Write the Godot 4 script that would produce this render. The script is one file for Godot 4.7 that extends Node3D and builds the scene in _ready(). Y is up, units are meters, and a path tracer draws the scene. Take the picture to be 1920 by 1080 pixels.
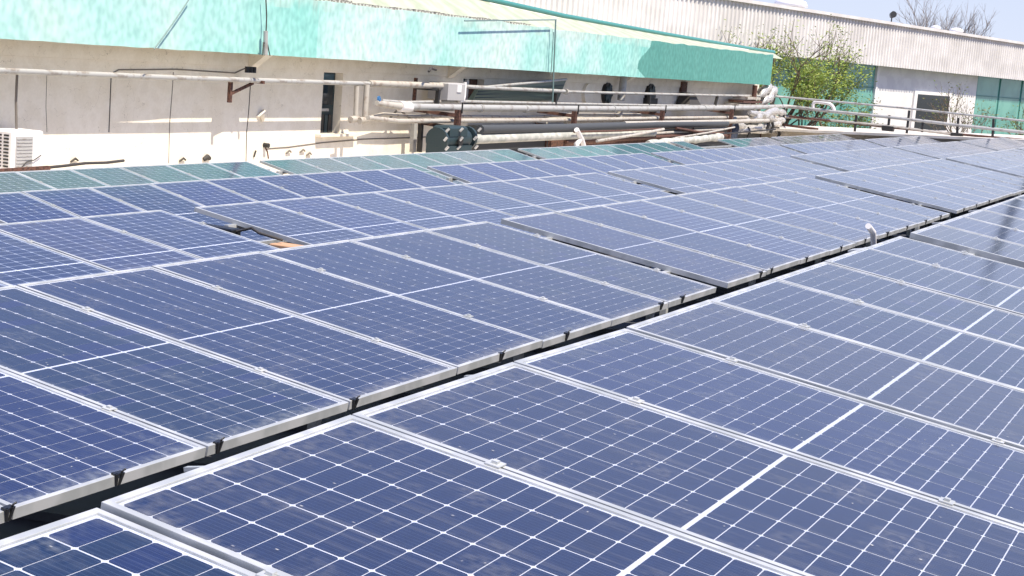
extends Node3D
# A solar array in five tilted rows on a sloping factory roof, a turquoise workshop along its far side.
# Axes: x runs along the rows, y is up, -z runs across the rows towards the workshop wall.

var used := {}
var M := {}
var rng := RandomNumberGenerator.new()
const ORD := ["first", "second", "third", "fourth", "fifth", "sixth", "seventh", "eighth", "ninth"]
const TILT := 0.13377
const TILTS := [0.13377, 0.13377, 0.145, 0.21, 0.21]
const LONG := 1.996
const WIDE := 1.045
const PITCH := 1.06


func _ready() -> void:
	rng.seed = 7
	# ---- camera, sky, sun, exposure
	var cam := Camera3D.new()
	cam.name = "camera"
	cam.fov = 20.893
	cam.near = 0.05
	cam.far = 4000.0
	add_child(cam)
	cam.transform = Transform3D(Basis(Vector3(0.431144, 0.08108703, 0.89863215), Vector3(0.0994588, 0.98561335, -0.13665383), Vector3(-0.8967847, 0.14829436, 0.41687647)), Vector3(-6.84975, 1.05126, 2.19133))
	cam.current = true
	var env := Environment.new()
	env.background_mode = Environment.BG_SKY
	var sm := ProceduralSkyMaterial.new()
	sm.sky_top_color = Color(0.13, 0.34, 0.68)
	sm.sky_horizon_color = Color(0.64, 0.668, 0.72)
	sm.sky_curve = 0.38
	sm.ground_bottom_color = Color(0.42, 0.40, 0.36)
	sm.ground_horizon_color = Color(0.74, 0.75, 0.78)
	sm.sun_angle_max = 20.0
	sm.sun_curve = 0.1
	var sky := Sky.new()
	sky.sky_material = sm
	env.sky = sky
	env.ambient_light_source = Environment.AMBIENT_SOURCE_SKY
	env.tonemap_mode = Environment.TONE_MAPPER_LINEAR
	env.tonemap_exposure = 2.1
	env.background_energy_multiplier = 1.0
	env.sdfgi_enabled = true
	env.ssao_enabled = true
	env.ssil_enabled = true
	var we := WorldEnvironment.new()
	we.name = "world_environment"
	we.environment = env
	add_child(we)
	var sun := DirectionalLight3D.new()
	sun.name = "sun"
	sun.light_energy = 1.15
	sun.light_color = Color(1.0, 0.955, 0.88)
	sun.light_angular_distance = 0.53
	sun.shadow_enabled = true
	add_child(sun)
	sun.look_at_from_position(Vector3(-2.5, 18.0, 10.0), Vector3.ZERO, Vector3.UP)
	materials()
	setting()
	workshop()
	factory_hall()
	racks()
	panels()
	pipes()
	equipment()
	wall_things()
	clips()
	trees()


# ================================================================ helpers
func lin(r: float, g: float, b: float) -> Color:
	return Color(r, g, b).linear_to_srgb()


func mat(key: String, c: Color, rough := 0.7, metal := 0.0) -> StandardMaterial3D:
	var m := StandardMaterial3D.new()
	m.resource_name = key
	m.albedo_color = c
	m.roughness = rough
	m.metallic = metal
	M[key] = m
	return m


func noise(seed_: int, freq: float, oct := 4) -> FastNoiseLite:
	var n := FastNoiseLite.new()
	n.seed = seed_
	n.noise_type = FastNoiseLite.TYPE_SIMPLEX_SMOOTH
	n.frequency = freq
	n.fractal_octaves = oct
	return n


func noise_tex(seed_: int, freq: float, a: Color, b: Color, lo := 0.3, hi := 0.7, size := 512, oct := 4, streak := 1.0) -> ImageTexture:
	var n := noise(seed_, freq, oct)
	var src := n.get_seamless_image(size, size)
	var im := Image.create(size, size, true, Image.FORMAT_RGBA8)
	for y in size:
		for x in size:
			var v: float = src.get_pixel(x, int(y / streak) % size).r
			im.set_pixel(x, y, a.lerp(b, smoothstep(lo, hi, v)))
	im.generate_mipmaps()
	return ImageTexture.create_from_image(im)


func tri(m: StandardMaterial3D, s: Vector3) -> StandardMaterial3D:
	m.uv1_triplanar = true
	m.uv1_world_triplanar = true
	m.uv1_scale = s
	return m


func numbered(called: String) -> String:
	var k: int = used.get(called, 0)
	used[called] = k + 1
	return called if k == 0 else "%s_%03d" % [called, k]


func tag(o: Node3D, label: String, category: String, group := "", kind := "") -> Node3D:
	if label:
		o.set_meta("label", label)
	if category:
		o.set_meta("category", category)
	if group:
		o.set_meta("group", group)
	if kind:
		o.set_meta("kind", kind)
	return o


func thing(called: String, label: String, category: String, at := Vector3.ZERO, group := "") -> Node3D:
	var o := Node3D.new()
	o.name = numbered(called)
	o.position = at
	add_child(o)
	return tag(o, label, category, group)


func put(called: String, mesh: Mesh, m: Material, parent: Node3D = null) -> MeshInstance3D:
	var o := MeshInstance3D.new()
	o.mesh = mesh
	o.material_override = m
	if parent == null:
		o.name = numbered(called)
		add_child(o)
	else:
		o.name = called
		parent.add_child(o, true)
	return o


func structure(called: String, mesh: Mesh, m: Material) -> MeshInstance3D:
	var o := put(called, mesh, m)
	o.set_meta("kind", "structure")
	return o


func begin() -> SurfaceTool:
	var st := SurfaceTool.new()
	st.begin(Mesh.PRIMITIVE_TRIANGLES)
	return st


func done(st: SurfaceTool) -> ArrayMesh:
	st.generate_normals()
	return st.commit()


func quad(st: SurfaceTool, a: Vector3, b: Vector3, c: Vector3, d: Vector3, ua := Vector2(0, 0), ub := Vector2(1, 0), uc := Vector2(1, 1), ud := Vector2(0, 1)) -> void:
	# a b c d clockwise when seen from the front
	st.set_smooth_group(-1)
	for k in [[a, ua], [b, ub], [c, uc], [a, ua], [c, uc], [d, ud]]:
		st.set_uv(k[1])
		st.add_vertex(k[0])


func hexa(st: SurfaceTool, p: Array) -> void:
	# p: four bottom corners then four top corners, both counter-clockwise seen from above
	quad(st, p[7], p[6], p[5], p[4])
	quad(st, p[0], p[1], p[2], p[3])
	for k in 4:
		var n: int = (k + 1) % 4
		quad(st, p[k + 4], p[n + 4], p[n], p[k])


func box(st: SurfaceTool, lo: Vector3, hi: Vector3) -> void:
	hexa(st, [Vector3(lo.x, lo.y, hi.z), Vector3(hi.x, lo.y, hi.z), Vector3(hi.x, lo.y, lo.z), Vector3(lo.x, lo.y, lo.z), Vector3(lo.x, hi.y, hi.z), Vector3(hi.x, hi.y, hi.z), Vector3(hi.x, hi.y, lo.z), Vector3(lo.x, hi.y, lo.z)])


func boxm(lo: Vector3, hi: Vector3) -> ArrayMesh:
	var st := begin()
	box(st, lo, hi)
	return done(st)


func bevel_box(lo: Vector3, hi: Vector3, b: float) -> ArrayMesh:
	# a box whose top edges are chamfered
	var st := begin()
	var y := hi.y - b
	box_sides(st, lo, Vector3(hi.x, y, hi.z))
	var o := [Vector3(lo.x, y, hi.z), Vector3(hi.x, y, hi.z), Vector3(hi.x, y, lo.z), Vector3(lo.x, y, lo.z)]
	var t := [Vector3(lo.x + b, hi.y, hi.z - b), Vector3(hi.x - b, hi.y, hi.z - b), Vector3(hi.x - b, hi.y, lo.z + b), Vector3(lo.x + b, hi.y, lo.z + b)]
	for k in 4:
		var n: int = (k + 1) % 4
		quad(st, t[k], t[n], o[n], o[k])
	quad(st, t[3], t[2], t[1], t[0])
	return done(st)


func box_sides(st: SurfaceTool, lo: Vector3, hi: Vector3) -> void:
	var p := [Vector3(lo.x, lo.y, hi.z), Vector3(hi.x, lo.y, hi.z), Vector3(hi.x, lo.y, lo.z), Vector3(lo.x, lo.y, lo.z), Vector3(lo.x, hi.y, hi.z), Vector3(hi.x, hi.y, hi.z), Vector3(hi.x, hi.y, lo.z), Vector3(lo.x, hi.y, lo.z)]
	quad(st, p[0], p[1], p[2], p[3])
	for k in 4:
		var n: int = (k + 1) % 4
		quad(st, p[k + 4], p[n + 4], p[n], p[k])


func bar(st: SurfaceTool, a: Vector3, b: Vector3, w: float, h: float) -> void:
	# a straight bar of rectangular section from a to b
	var d := (b - a).normalized()
	var side := d.cross(Vector3.UP)
	if side.length() < 0.05:
		side = Vector3(1, 0, 0)
	side = side.normalized()
	var up := side.cross(d).normalized()
	var s := side * w * 0.5
	var u := up * h * 0.5
	var p := [a - s - u, a + s - u, a + s + u, a - s + u, b - s - u, b + s - u, b + s + u, b - s + u]
	quad(st, p[0], p[3], p[2], p[1])
	quad(st, p[4], p[5], p[6], p[7])
	quad(st, p[0], p[1], p[5], p[4])
	quad(st, p[1], p[2], p[6], p[5])
	quad(st, p[2], p[3], p[7], p[6])
	quad(st, p[3], p[0], p[4], p[7])


func barm(a: Vector3, b: Vector3, w: float, h: float) -> ArrayMesh:
	var st := begin()
	bar(st, a, b, w, h)
	return done(st)


func tube(st: SurfaceTool, pts: Array, radii: Variant, sides := 10) -> void:
	var rings := []
	var prev := Vector3.ZERO
	for i in pts.size():
		var p: Vector3 = pts[i]
		var d: Vector3
		if i == 0:
			d = pts[1] - p
		elif i == pts.size() - 1:
			d = p - pts[i - 1]
		else:
			d = (pts[i + 1] - p).normalized() + (p - pts[i - 1]).normalized()
		d = d.normalized()
		var side := prev
		if i == 0:
			side = d.cross(Vector3.UP)
			if side.length() < 0.1:
				side = d.cross(Vector3.RIGHT)
		side = (side - d * side.dot(d)).normalized()
		prev = side
		var up := d.cross(side)
		var r: float = radii[i] if radii is Array else radii
		if i > 0 and i < pts.size() - 1:
			var cosine: float = (pts[i + 1] - p).normalized().dot((p - pts[i - 1]).normalized())
			r *= minf(1.5, 1.0 / sqrt(maxf(0.2, (1.0 + cosine) * 0.5))) if cosine < 0.9 else 1.0
		var ring := []
		for k in sides:
			var a := TAU * k / sides
			ring.append(p + (side * cos(a) + up * sin(a)) * r)
		rings.append(ring)
	st.set_smooth_group(0)
	for i in rings.size() - 1:
		for k in sides:
			var n: int = (k + 1) % sides
			var a: Vector3 = rings[i][k]
			var b: Vector3 = rings[i][n]
			var c: Vector3 = rings[i + 1][n]
			var d: Vector3 = rings[i + 1][k]
			for v in [a, b, c, a, c, d]:
				st.add_vertex(v)
	st.set_smooth_group(-1)
	for e in [0, rings.size() - 1]:
		for k in range(1, sides - 1):
			var t := [rings[e][0], rings[e][k], rings[e][k + 1]]
			if e == 0:
				t = [rings[e][0], rings[e][k + 1], rings[e][k]]
			for v in t:
				st.add_vertex(v)


func tubem(pts: Array, r: Variant, sides := 10) -> ArrayMesh:
	var st := begin()
	tube(st, pts, r, sides)
	return done(st)


func disc(center: Vector3, axis: Vector3, r: float, depth: float, sides := 20) -> ArrayMesh:
	return tubem([center - axis * depth * 0.5, center + axis * depth * 0.5], r, sides)


func round_corner(a: Vector3, b: Vector3, c: Vector3, r: float, n := 5) -> Array:
	# points of a rounded corner at b between a and c
	var p := b + (a - b).normalized() * r
	var q := b + (c - b).normalized() * r
	var out := []
	for i in n + 1:
		var t := float(i) / n
		out.append(p.lerp(b, t).lerp(b.lerp(q, t), t))
	return out


func sag(a: Vector3, b: Vector3, drop: float, n := 12) -> Array:
	var out := []
	for i in n + 1:
		var t := float(i) / n
		out.append(a.lerp(b, t) - Vector3(0, drop * 4.0 * t * (1.0 - t), 0))
	return out


# ================================================================ materials
func materials() -> void:
	var m: StandardMaterial3D
	# panels
	m = mat("aluminium", Color(1, 1, 1), 0.42, 0.25)
	m.albedo_texture = noise_tex(11, 0.02, lin(0.42, 0.435, 0.42), lin(0.56, 0.57, 0.555), 0.3, 0.7, 128)
	tri(m, Vector3(1.3, 1.3, 1.3))
	mat("backsheet", lin(0.56, 0.59, 0.66), 0.6)
	for k in 4:
		var c: Color = [lin(0.002, 0.009, 0.042), lin(0.004, 0.010, 0.038), lin(0.002, 0.010, 0.034), lin(0.003, 0.009, 0.050)][k]
		m = mat("cell_%d" % k, Color.WHITE, 0.5)
		m.metallic_specular = 0.1
		m.albedo_texture = cell_texture(c)
		m = mat("sheet_%d" % k, Color.WHITE, 0.5)
		m.metallic_specular = 0.1
		m.albedo_texture = sheet_texture(c)
	m = mat("panel_glass", Color(1, 1, 1, 0.0), 0.1)
	m.transparency = BaseMaterial3D.TRANSPARENCY_ALPHA
	m.metallic_specular = 0.5
	for k in 5:
		m = mat("dust_%d" % k, Color.WHITE, 1.0)
		m.transparency = BaseMaterial3D.TRANSPARENCY_ALPHA
		m.albedo_texture = dust_texture(k)
		m.metallic_specular = 0.1
	# building surfaces
	m = mat("plaster", Color.WHITE, 0.9)
	m.albedo_texture = plaster_texture()
	tri(m, Vector3(0.22, 0.22, 0.22))
	m = mat("turquoise_paint", Color.WHITE, 0.75)
	m.albedo_texture = fascia_texture()
	m = mat("cream_roof", Color.WHITE, 0.85)
	m.albedo_texture = noise_tex(23, 0.01, lin(0.34, 0.38, 0.27), lin(0.44, 0.46, 0.36), 0.3, 0.65, 256)
	tri(m, Vector3(0.5, 0.5, 0.5))
	m = mat("rubble", Color.WHITE, 0.95)
	m.albedo_texture = noise_tex(24, 0.03, lin(0.22, 0.20, 0.17), lin(0.55, 0.54, 0.48), 0.35, 0.65, 256)
	tri(m, Vector3(1.2, 1.2, 1.2))
	m = mat("cladding", Color.WHITE, 0.6)
	m.albedo_texture = noise_tex(25, 0.01, lin(0.60, 0.58, 0.56), lin(0.72, 0.70, 0.68), 0.3, 0.7, 256)
	tri(m, Vector3(0.15, 0.15, 0.15))
	m = mat("white_wall", Color.WHITE, 0.9)
	m.albedo_texture = noise_tex(26, 0.01, lin(0.66, 0.65, 0.64), lin(0.76, 0.75, 0.73), 0.3, 0.7, 256)
	tri(m, Vector3(0.3, 0.3, 0.3))
	m = mat("teal_glass", Color.WHITE, 0.12)
	m.albedo_texture = noise_tex(27, 0.01, lin(0.10, 0.30, 0.26), lin(0.16, 0.40, 0.34), 0.3, 0.7, 256)
	tri(m, Vector3(0.12, 0.12, 0.12))
	mat("teal_metal", lin(0.06, 0.24, 0.22), 0.5)
	mat("dark_teal", lin(0.022, 0.042, 0.048), 0.55)
	mat("duct_teal", lin(0.07, 0.12, 0.115), 0.5)
	mat("duct_dark", lin(0.06, 0.065, 0.07), 0.7)
	mat("dark_glass", lin(0.012, 0.022, 0.03), 0.08)
	mat("blue_glass", lin(0.02, 0.07, 0.11), 0.15)
	m = mat("roof_metal", Color.WHITE, 0.7)
	m.albedo_texture = noise_tex(28, 0.01, lin(0.045, 0.05, 0.06), lin(0.09, 0.09, 0.10), 0.3, 0.7, 256)
	tri(m, Vector3(0.3, 0.3, 0.3))
	m = mat("parapet_cream", Color.WHITE, 0.9)
	m.albedo_texture = noise_tex(29, 0.012, lin(0.60, 0.55, 0.46), lin(0.74, 0.68, 0.60), 0.3, 0.7, 256)
	tri(m, Vector3(0.3, 0.3, 0.3))
	m = mat("ground", Color.WHITE, 0.95)
	m.albedo_texture = noise_tex(30, 0.01, lin(0.16, 0.14, 0.11), lin(0.26, 0.23, 0.18), 0.3, 0.7, 256)
	tri(m, Vector3(0.05, 0.05, 0.05))
	# pipes and metalwork
	m = mat("pipe_grey", Color.WHITE, 0.5)
	m.albedo_texture = noise_tex(31, 0.02, lin(0.25, 0.22, 0.19), lin(0.40, 0.40, 0.385), 0.16, 0.40, 256)
	tri(m, Vector3(0.6, 0.6, 0.6))
	m = mat("pipe_cream", Color.WHITE, 0.6)
	m.albedo_texture = noise_tex(32, 0.02, lin(0.28, 0.22, 0.17), lin(0.45, 0.42, 0.37), 0.18, 0.42, 256)
	tri(m, Vector3(0.6, 0.6, 0.6))
	m = mat("lagging", Color.WHITE, 0.75)
	m.albedo_texture = noise_tex(33, 0.03, lin(0.36, 0.37, 0.33), lin(0.56, 0.55, 0.50), 0.25, 0.75, 256)
	tri(m, Vector3(0.35, 0.35, 0.35))
	m = mat("foil", Color.WHITE, 0.35, 0.35)
	m.albedo_texture = noise_tex(34, 0.03, lin(0.38, 0.37, 0.35), lin(0.70, 0.68, 0.64), 0.35, 0.65, 256)
	tri(m, Vector3(1.5, 1.5, 1.5))
	m = mat("rust", Color.WHITE, 0.85)
	m.albedo_texture = noise_tex(35, 0.03, lin(0.06, 0.03, 0.022), lin(0.14, 0.065, 0.045), 0.3, 0.7, 256)
	tri(m, Vector3(1.5, 1.5, 1.5))
	mat("black_iron", lin(0.02, 0.019, 0.018), 0.6)
	mat("black_plastic", lin(0.012, 0.013, 0.014), 0.45)
	mat("white_pvc", lin(0.80, 0.77, 0.75), 0.4)
	mat("cable_grey", lin(0.16, 0.14, 0.12), 0.7)
	mat("cable_dark", lin(0.05, 0.045, 0.04), 0.7)
	mat("mast_grey", lin(0.16, 0.24, 0.23), 0.5)
	mat("case_white", lin(0.78, 0.76, 0.75), 0.45)
	mat("case_grey", lin(0.42, 0.41, 0.40), 0.5)
	mat("navy_cloth", lin(0.03, 0.04, 0.065), 0.9)
	mat("valve_blue", lin(0.03, 0.13, 0.30), 0.4)
	mat("brick_red", lin(0.50, 0.30, 0.17), 0.9)
	# trees
	m = mat("bark", Color.WHITE, 0.95)
	m.albedo_texture = noise_tex(36, 0.03, lin(0.10, 0.075, 0.05), lin(0.20, 0.155, 0.11), 0.3, 0.7, 128)
	tri(m, Vector3(1, 1, 1))
	mat("bark_pale", lin(0.30, 0.27, 0.25), 0.95)
	m = mat("leaf", Color.WHITE, 0.6)
	m.vertex_color_use_as_albedo = true
	m.backlight_enabled = true
	m.backlight = Color(0.35, 0.4, 0.1)
	m.cull_mode = BaseMaterial3D.CULL_DISABLED


func cell_texture(c: Color) -> ImageTexture:
	# one half cell: nine fine busbars along its short side and faint fingers across them
	var im := Image.create(144, 72, true, Image.FORMAT_RGBA8)
	var n := noise(40 + int(c.b * 100), 0.02, 3)
	for y in 72:
		for x in 144:
			var k := c.lerp(Color(c.r * 1.25, c.g * 1.2, c.b * 1.12), 0.5 + n.get_noise_2d(x, y))
			if y % 6 == 0:
				k = k.lerp(lin(0.06, 0.07, 0.11), 0.35)
			im.set_pixel(x, y, k)
	for b in 9:
		im.fill_rect(Rect2i(8 + b * 16 - 1, 0, 1, 72), c.lerp(lin(0.20, 0.22, 0.27), 0.5))
	im.generate_mipmaps()
	return ImageTexture.create_from_image(im)


func sheet_texture(c: Color) -> ImageTexture:
	# the same laminate as print for the modules too far off to tell the cells apart: 6 x 24 half cells on a white sheet
	var im := Image.create(492, 970, true, Image.FORMAT_RGBA8)
	im.fill(lin(0.26, 0.30, 0.38))
	im.fill_rect(Rect2i(0, 482, 492, 6), lin(0.74, 0.77, 0.82))
	var r := RandomNumberGenerator.new()
	r.seed = 5
	for row in 24:
		for col in 6:
			var x := 7.0 + col * 79.67
			var y := 5.0 + row * 39.75 + (6.0 if row >= 12 else 0.0)
			var k := c.lerp(Color(c.r * 1.3, c.g * 1.22, c.b * 1.15), r.randf())
			im.fill_rect(Rect2i(int(x), int(y), 76, 37), k)
			for b in 9:
				im.fill_rect(Rect2i(int(x) + 4 + b * 8, int(y), 1, 38), k.lerp(lin(0.20, 0.22, 0.27), 0.3))
			for cx in [0, 1]:
				for cy in [0, 1]:
					for i in 4:
						var w := 4 - i
						im.fill_rect(Rect2i(int(x) + (76 - w if cx else 0), int(y) + (36 - i if cy else i), w, 1), lin(0.50, 0.54, 0.62))
	im.generate_mipmaps()
	return ImageTexture.create_from_image(im)


func dust_texture(k: int) -> ImageTexture:
	# dust on one module: thick along the low edge, streaked where water ran, with dried spots
	var w := 256
	var h := 512
	var im := Image.create(w, h, true, Image.FORMAT_RGBA8)
	var big := noise(51 + k, 0.012, 4)
	var fine := noise(57 + k, 0.09, 2)
	var run := noise(63 + k, 0.07, 2)
	var col: Color = [lin(0.39, 0.42, 0.44), lin(0.41, 0.41, 0.40), lin(0.38, 0.42, 0.46), lin(0.41, 0.42, 0.42), lin(0.40, 0.41, 0.43)][k]
	var haze: float = [0.008, 0.03, 0.014, 0.05, 0.006][k]
	for y in h:
		for x in w:
			var f := 0.5 + fine.get_noise_2d(x, y)
			var a: float = haze + 0.09 * smoothstep(0.12, 0.6, big.get_noise_2d(x * 1.0, y * 0.8)) * f
			a += 0.05 * smoothstep(0.15, 0.6, run.get_noise_2d(x, y * 0.06))
			a += 0.16 * smoothstep(h - 22.0, h - 2.0, y + 10.0 * run.get_noise_2d(x * 0.6, 3.0)) * (0.5 + f)
			a += 0.09 * smoothstep(40.0, 0.0, y + 26.0 * big.get_noise_2d(x * 2.0, 9.0)) * f
			a += 0.10 * smoothstep(10.0, 0.0, minf(x, w - 1 - x)) * f
			im.set_pixel(x, y, Color(col.r, col.g, col.b, clampf(a, 0.0, 0.5)))
	var r := RandomNumberGenerator.new()
	r.seed = 8 + k
	for i in 34:
		var x := r.randi_range(2, w - 4)
		var y := r.randi_range(2, h - 4)
		im.fill_rect(Rect2i(x, y, r.randi_range(1, 2), r.randi_range(1, 2)), Color(0.82, 0.82, 0.80, r.randf_range(0.25, 0.7)))
	im.generate_mipmaps()
	return ImageTexture.create_from_image(im)


func plaster_texture() -> ImageTexture:
	var n := 1024
	var im := Image.create(n, n, true, Image.FORMAT_RGBA8)
	var big := noise(151, 0.006, 3).get_seamless_image(n, n)
	var fine := noise(152, 0.06, 3).get_seamless_image(n, n)
	var crack := noise(153, 0.008, 4).get_seamless_image(n, n)
	var lo := lin(0.78, 0.72, 0.61)
	var hi := lin(0.83, 0.775, 0.675)
	for y in n:
		for x in n:
			var g: float = big.get_pixel(x, y).r
			var k := lo.lerp(hi, smoothstep(0.25, 0.65, g))
			k = k.lerp(lin(0.62, 0.55, 0.44), 0.2 * smoothstep(0.62, 0.85, g))
			k = k.lerp(Color(k.r * 0.965, k.g * 0.965, k.b * 0.96), fine.get_pixel(x, y).r)
			if absf(crack.get_pixel(x, y).r - 0.5) < 0.0022 and g < 0.5:
				k = k.lerp(lin(0.32, 0.28, 0.22), 0.55)
			im.set_pixel(x, y, k)
	im.generate_mipmaps()
	return ImageTexture.create_from_image(im)


func fascia_texture() -> ImageTexture:
	# weathered turquoise paint over 51 m by 2.6 m of parapet; the far end wears a newer, darker coat
	var w := 2048
	var h := 128
	var im := Image.create(w, h, true, Image.FORMAT_RGBA8)
	var blot := noise(61, 0.013, 4)
	var wide := noise(62, 0.004, 2)
	var drip := noise(63, 0.06, 3)
	var fine := noise(64, 0.12, 2)
	var run := noise(65, 0.09, 3)
	for y in h:
		for x in w:
			var u := 4.0 + 51.0 * x / w
			var up := 2.6 * (1.0 - float(y) / h)
			var s := 9.0 if u < 21.0 else 4.0
			var a := blot.get_noise_2d(x * 0.085 * s / 4.0, y * 0.28)
			var b := wide.get_noise_2d(x * 2.0, y * 1.5)
			var d := drip.get_noise_2d(x * 0.55, y * 0.05)
			var k := lin(0.34, 0.70, 0.62)
			k = k.lerp(lin(0.60, 0.79, 0.745), (1.0 if u > 18.9 else 0.7) * smoothstep(-0.45, 0.4, 0.8 * a + 0.1 * d + 0.6 * b))
			k = k.lerp(lin(0.15, 0.55, 0.47), (0.4 if u > 18.9 else 0.75) * smoothstep(0.2, 0.6, -a + 0.6 * b))
			k = k.lerp(lin(0.62, 0.74, 0.62), 0.4 * smoothstep(0.15, 0.6, b + 0.15 * d) * (1.0 if u < 30.0 else 0.4))
			if u > 19.0 and up > 1.0:
				k = k.lerp(lin(0.62, 0.74, 0.66), 0.5 * smoothstep(0.9, 1.2, up + 0.3 * d))
			var stain := run.get_noise_2d(x * 1.4, y * 0.03)
			if u > 19.0:
				k = k.lerp(lin(0.34, 0.42, 0.36), 0.4 * smoothstep(0.25, 0.6, stain) * smoothstep(0.75, 1.2, up))
			k = k.lerp(lin(0.24, 0.36, 0.30), 0.35 * smoothstep(0.3, 0.6, stain) * smoothstep(0.16, 0.03, up))
			var edge := 40.3 - 0.75 * smoothstep(0.0, 0.35, up) + 1.0 * smoothstep(0.45, 1.15, up) + 0.05 * fine.get_noise_2d(x, y * 4)
			if u > edge:
				k = lin(0.10, 0.33, 0.28).lerp(lin(0.125, 0.365, 0.31), 0.5 + 0.5 * d)
			k = k.lerp(Color(k.r * 0.88, k.g * 0.91, k.b * 0.91), 0.6 + fine.get_noise_2d(x, y * 0.6))
			im.set_pixel(x, y, k)
	im.generate_mipmaps()
	return ImageTexture.create_from_image(im)


# ================================================================ the setting
func roof_y(v: float) -> float:
	return -0.80 - 0.0835 * v


func setting() -> void:
	var st := begin()
	quad(st, Vector3(-1500, -6, -1500), Vector3(1500, -6, -1500), Vector3(1500, -6, 1500), Vector3(-1500, -6, 1500))
	structure("ground", done(st), M.ground)
	# the sloping roof that carries the array: ribbed dark sheet
	st = begin()
	var x := -14.0
	while x < 56.0:
		hexa(st, [Vector3(x, -1.6, 9), Vector3(x + 0.9, -1.6, 9), Vector3(x + 0.9, roof_y(16.38) - 0.9, -16.38), Vector3(x, roof_y(16.38) - 0.9, -16.38), Vector3(x, roof_y(-9), 9), Vector3(x + 0.9, roof_y(-9), 9), Vector3(x + 0.9, roof_y(16.38), -16.38), Vector3(x, roof_y(16.38), -16.38)])
		hexa(st, [Vector3(x + 0.9, -1.6, 9), Vector3(x + 1.0, -1.6, 9), Vector3(x + 1.0, roof_y(16.38) - 0.9, -16.38), Vector3(x + 0.9, roof_y(16.38) - 0.9, -16.38), Vector3(x + 0.9, roof_y(-9) + 0.04, 9), Vector3(x + 1.0, roof_y(-9) + 0.04, 9), Vector3(x + 1.0, roof_y(16.38) + 0.04, -16.38), Vector3(x + 0.9, roof_y(16.38) + 0.04, -16.38)])
		x += 1.0
	structure("roof", done(st), M.roof_metal)
	st = begin()
	hexa(st, [Vector3(-14, -3, -13.3), Vector3(55.9, -3, -13.3), Vector3(55.9, -3, -16.39), Vector3(-14, -3, -16.39), Vector3(-14, roof_y(13.3) + 0.06, -13.3), Vector3(55.9, roof_y(13.3) + 0.06, -13.3), Vector3(55.9, roof_y(16.39) + 0.06, -16.39), Vector3(-14, roof_y(16.39) + 0.06, -16.39)])
	structure("path", done(st), M.parapet_cream)
	# cream parapet closing the roof beyond the far ends of the rows
	var p := thing("parapet_wall", "broad low cream parapet behind the far ends of the panel rows", "wall")
	st = begin()
	hexa(st, [Vector3(55.9, -6, 6), Vector3(57.2, -6, 6), Vector3(57.2, -6, -22), Vector3(55.9, -6, -22), Vector3(55.9, -0.13, 6), Vector3(57.2, -0.13, 6), Vector3(57.2, -1.53, -22), Vector3(55.9, -1.53, -22)])
	put("wall", done(st), M.parapet_cream, p)
	st = begin()
	hexa(st, [Vector3(55.0, -0.12, 6), Vector3(64.0, -0.12, 6), Vector3(64.0, -1.52, -22), Vector3(55.0, -1.52, -22), Vector3(55.0, -0.02, 6), Vector3(64.0, -0.02, 6), Vector3(64.0, -1.42, -22), Vector3(55.0, -1.42, -22)])
	put("coping", done(st), M.parapet_cream, p)


# ================================================================ the turquoise workshop
func wall_with_holes(st: SurfaceTool, x0: float, x1: float, y0: float, y1: float, z0: float, z1: float, holes: Array) -> void:
	var at := x0
	for h in holes:
		box(st, Vector3(at, y0, z0), Vector3(h[0], y1, z1))
		box(st, Vector3(h[0], y0, z0), Vector3(h[1], h[2], z1))
		box(st, Vector3(h[0], h[3], z0), Vector3(h[1], y1, z1))
		at = h[1]
	box(st, Vector3(at, y0, z0), Vector3(x1, y1, z1))


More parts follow.
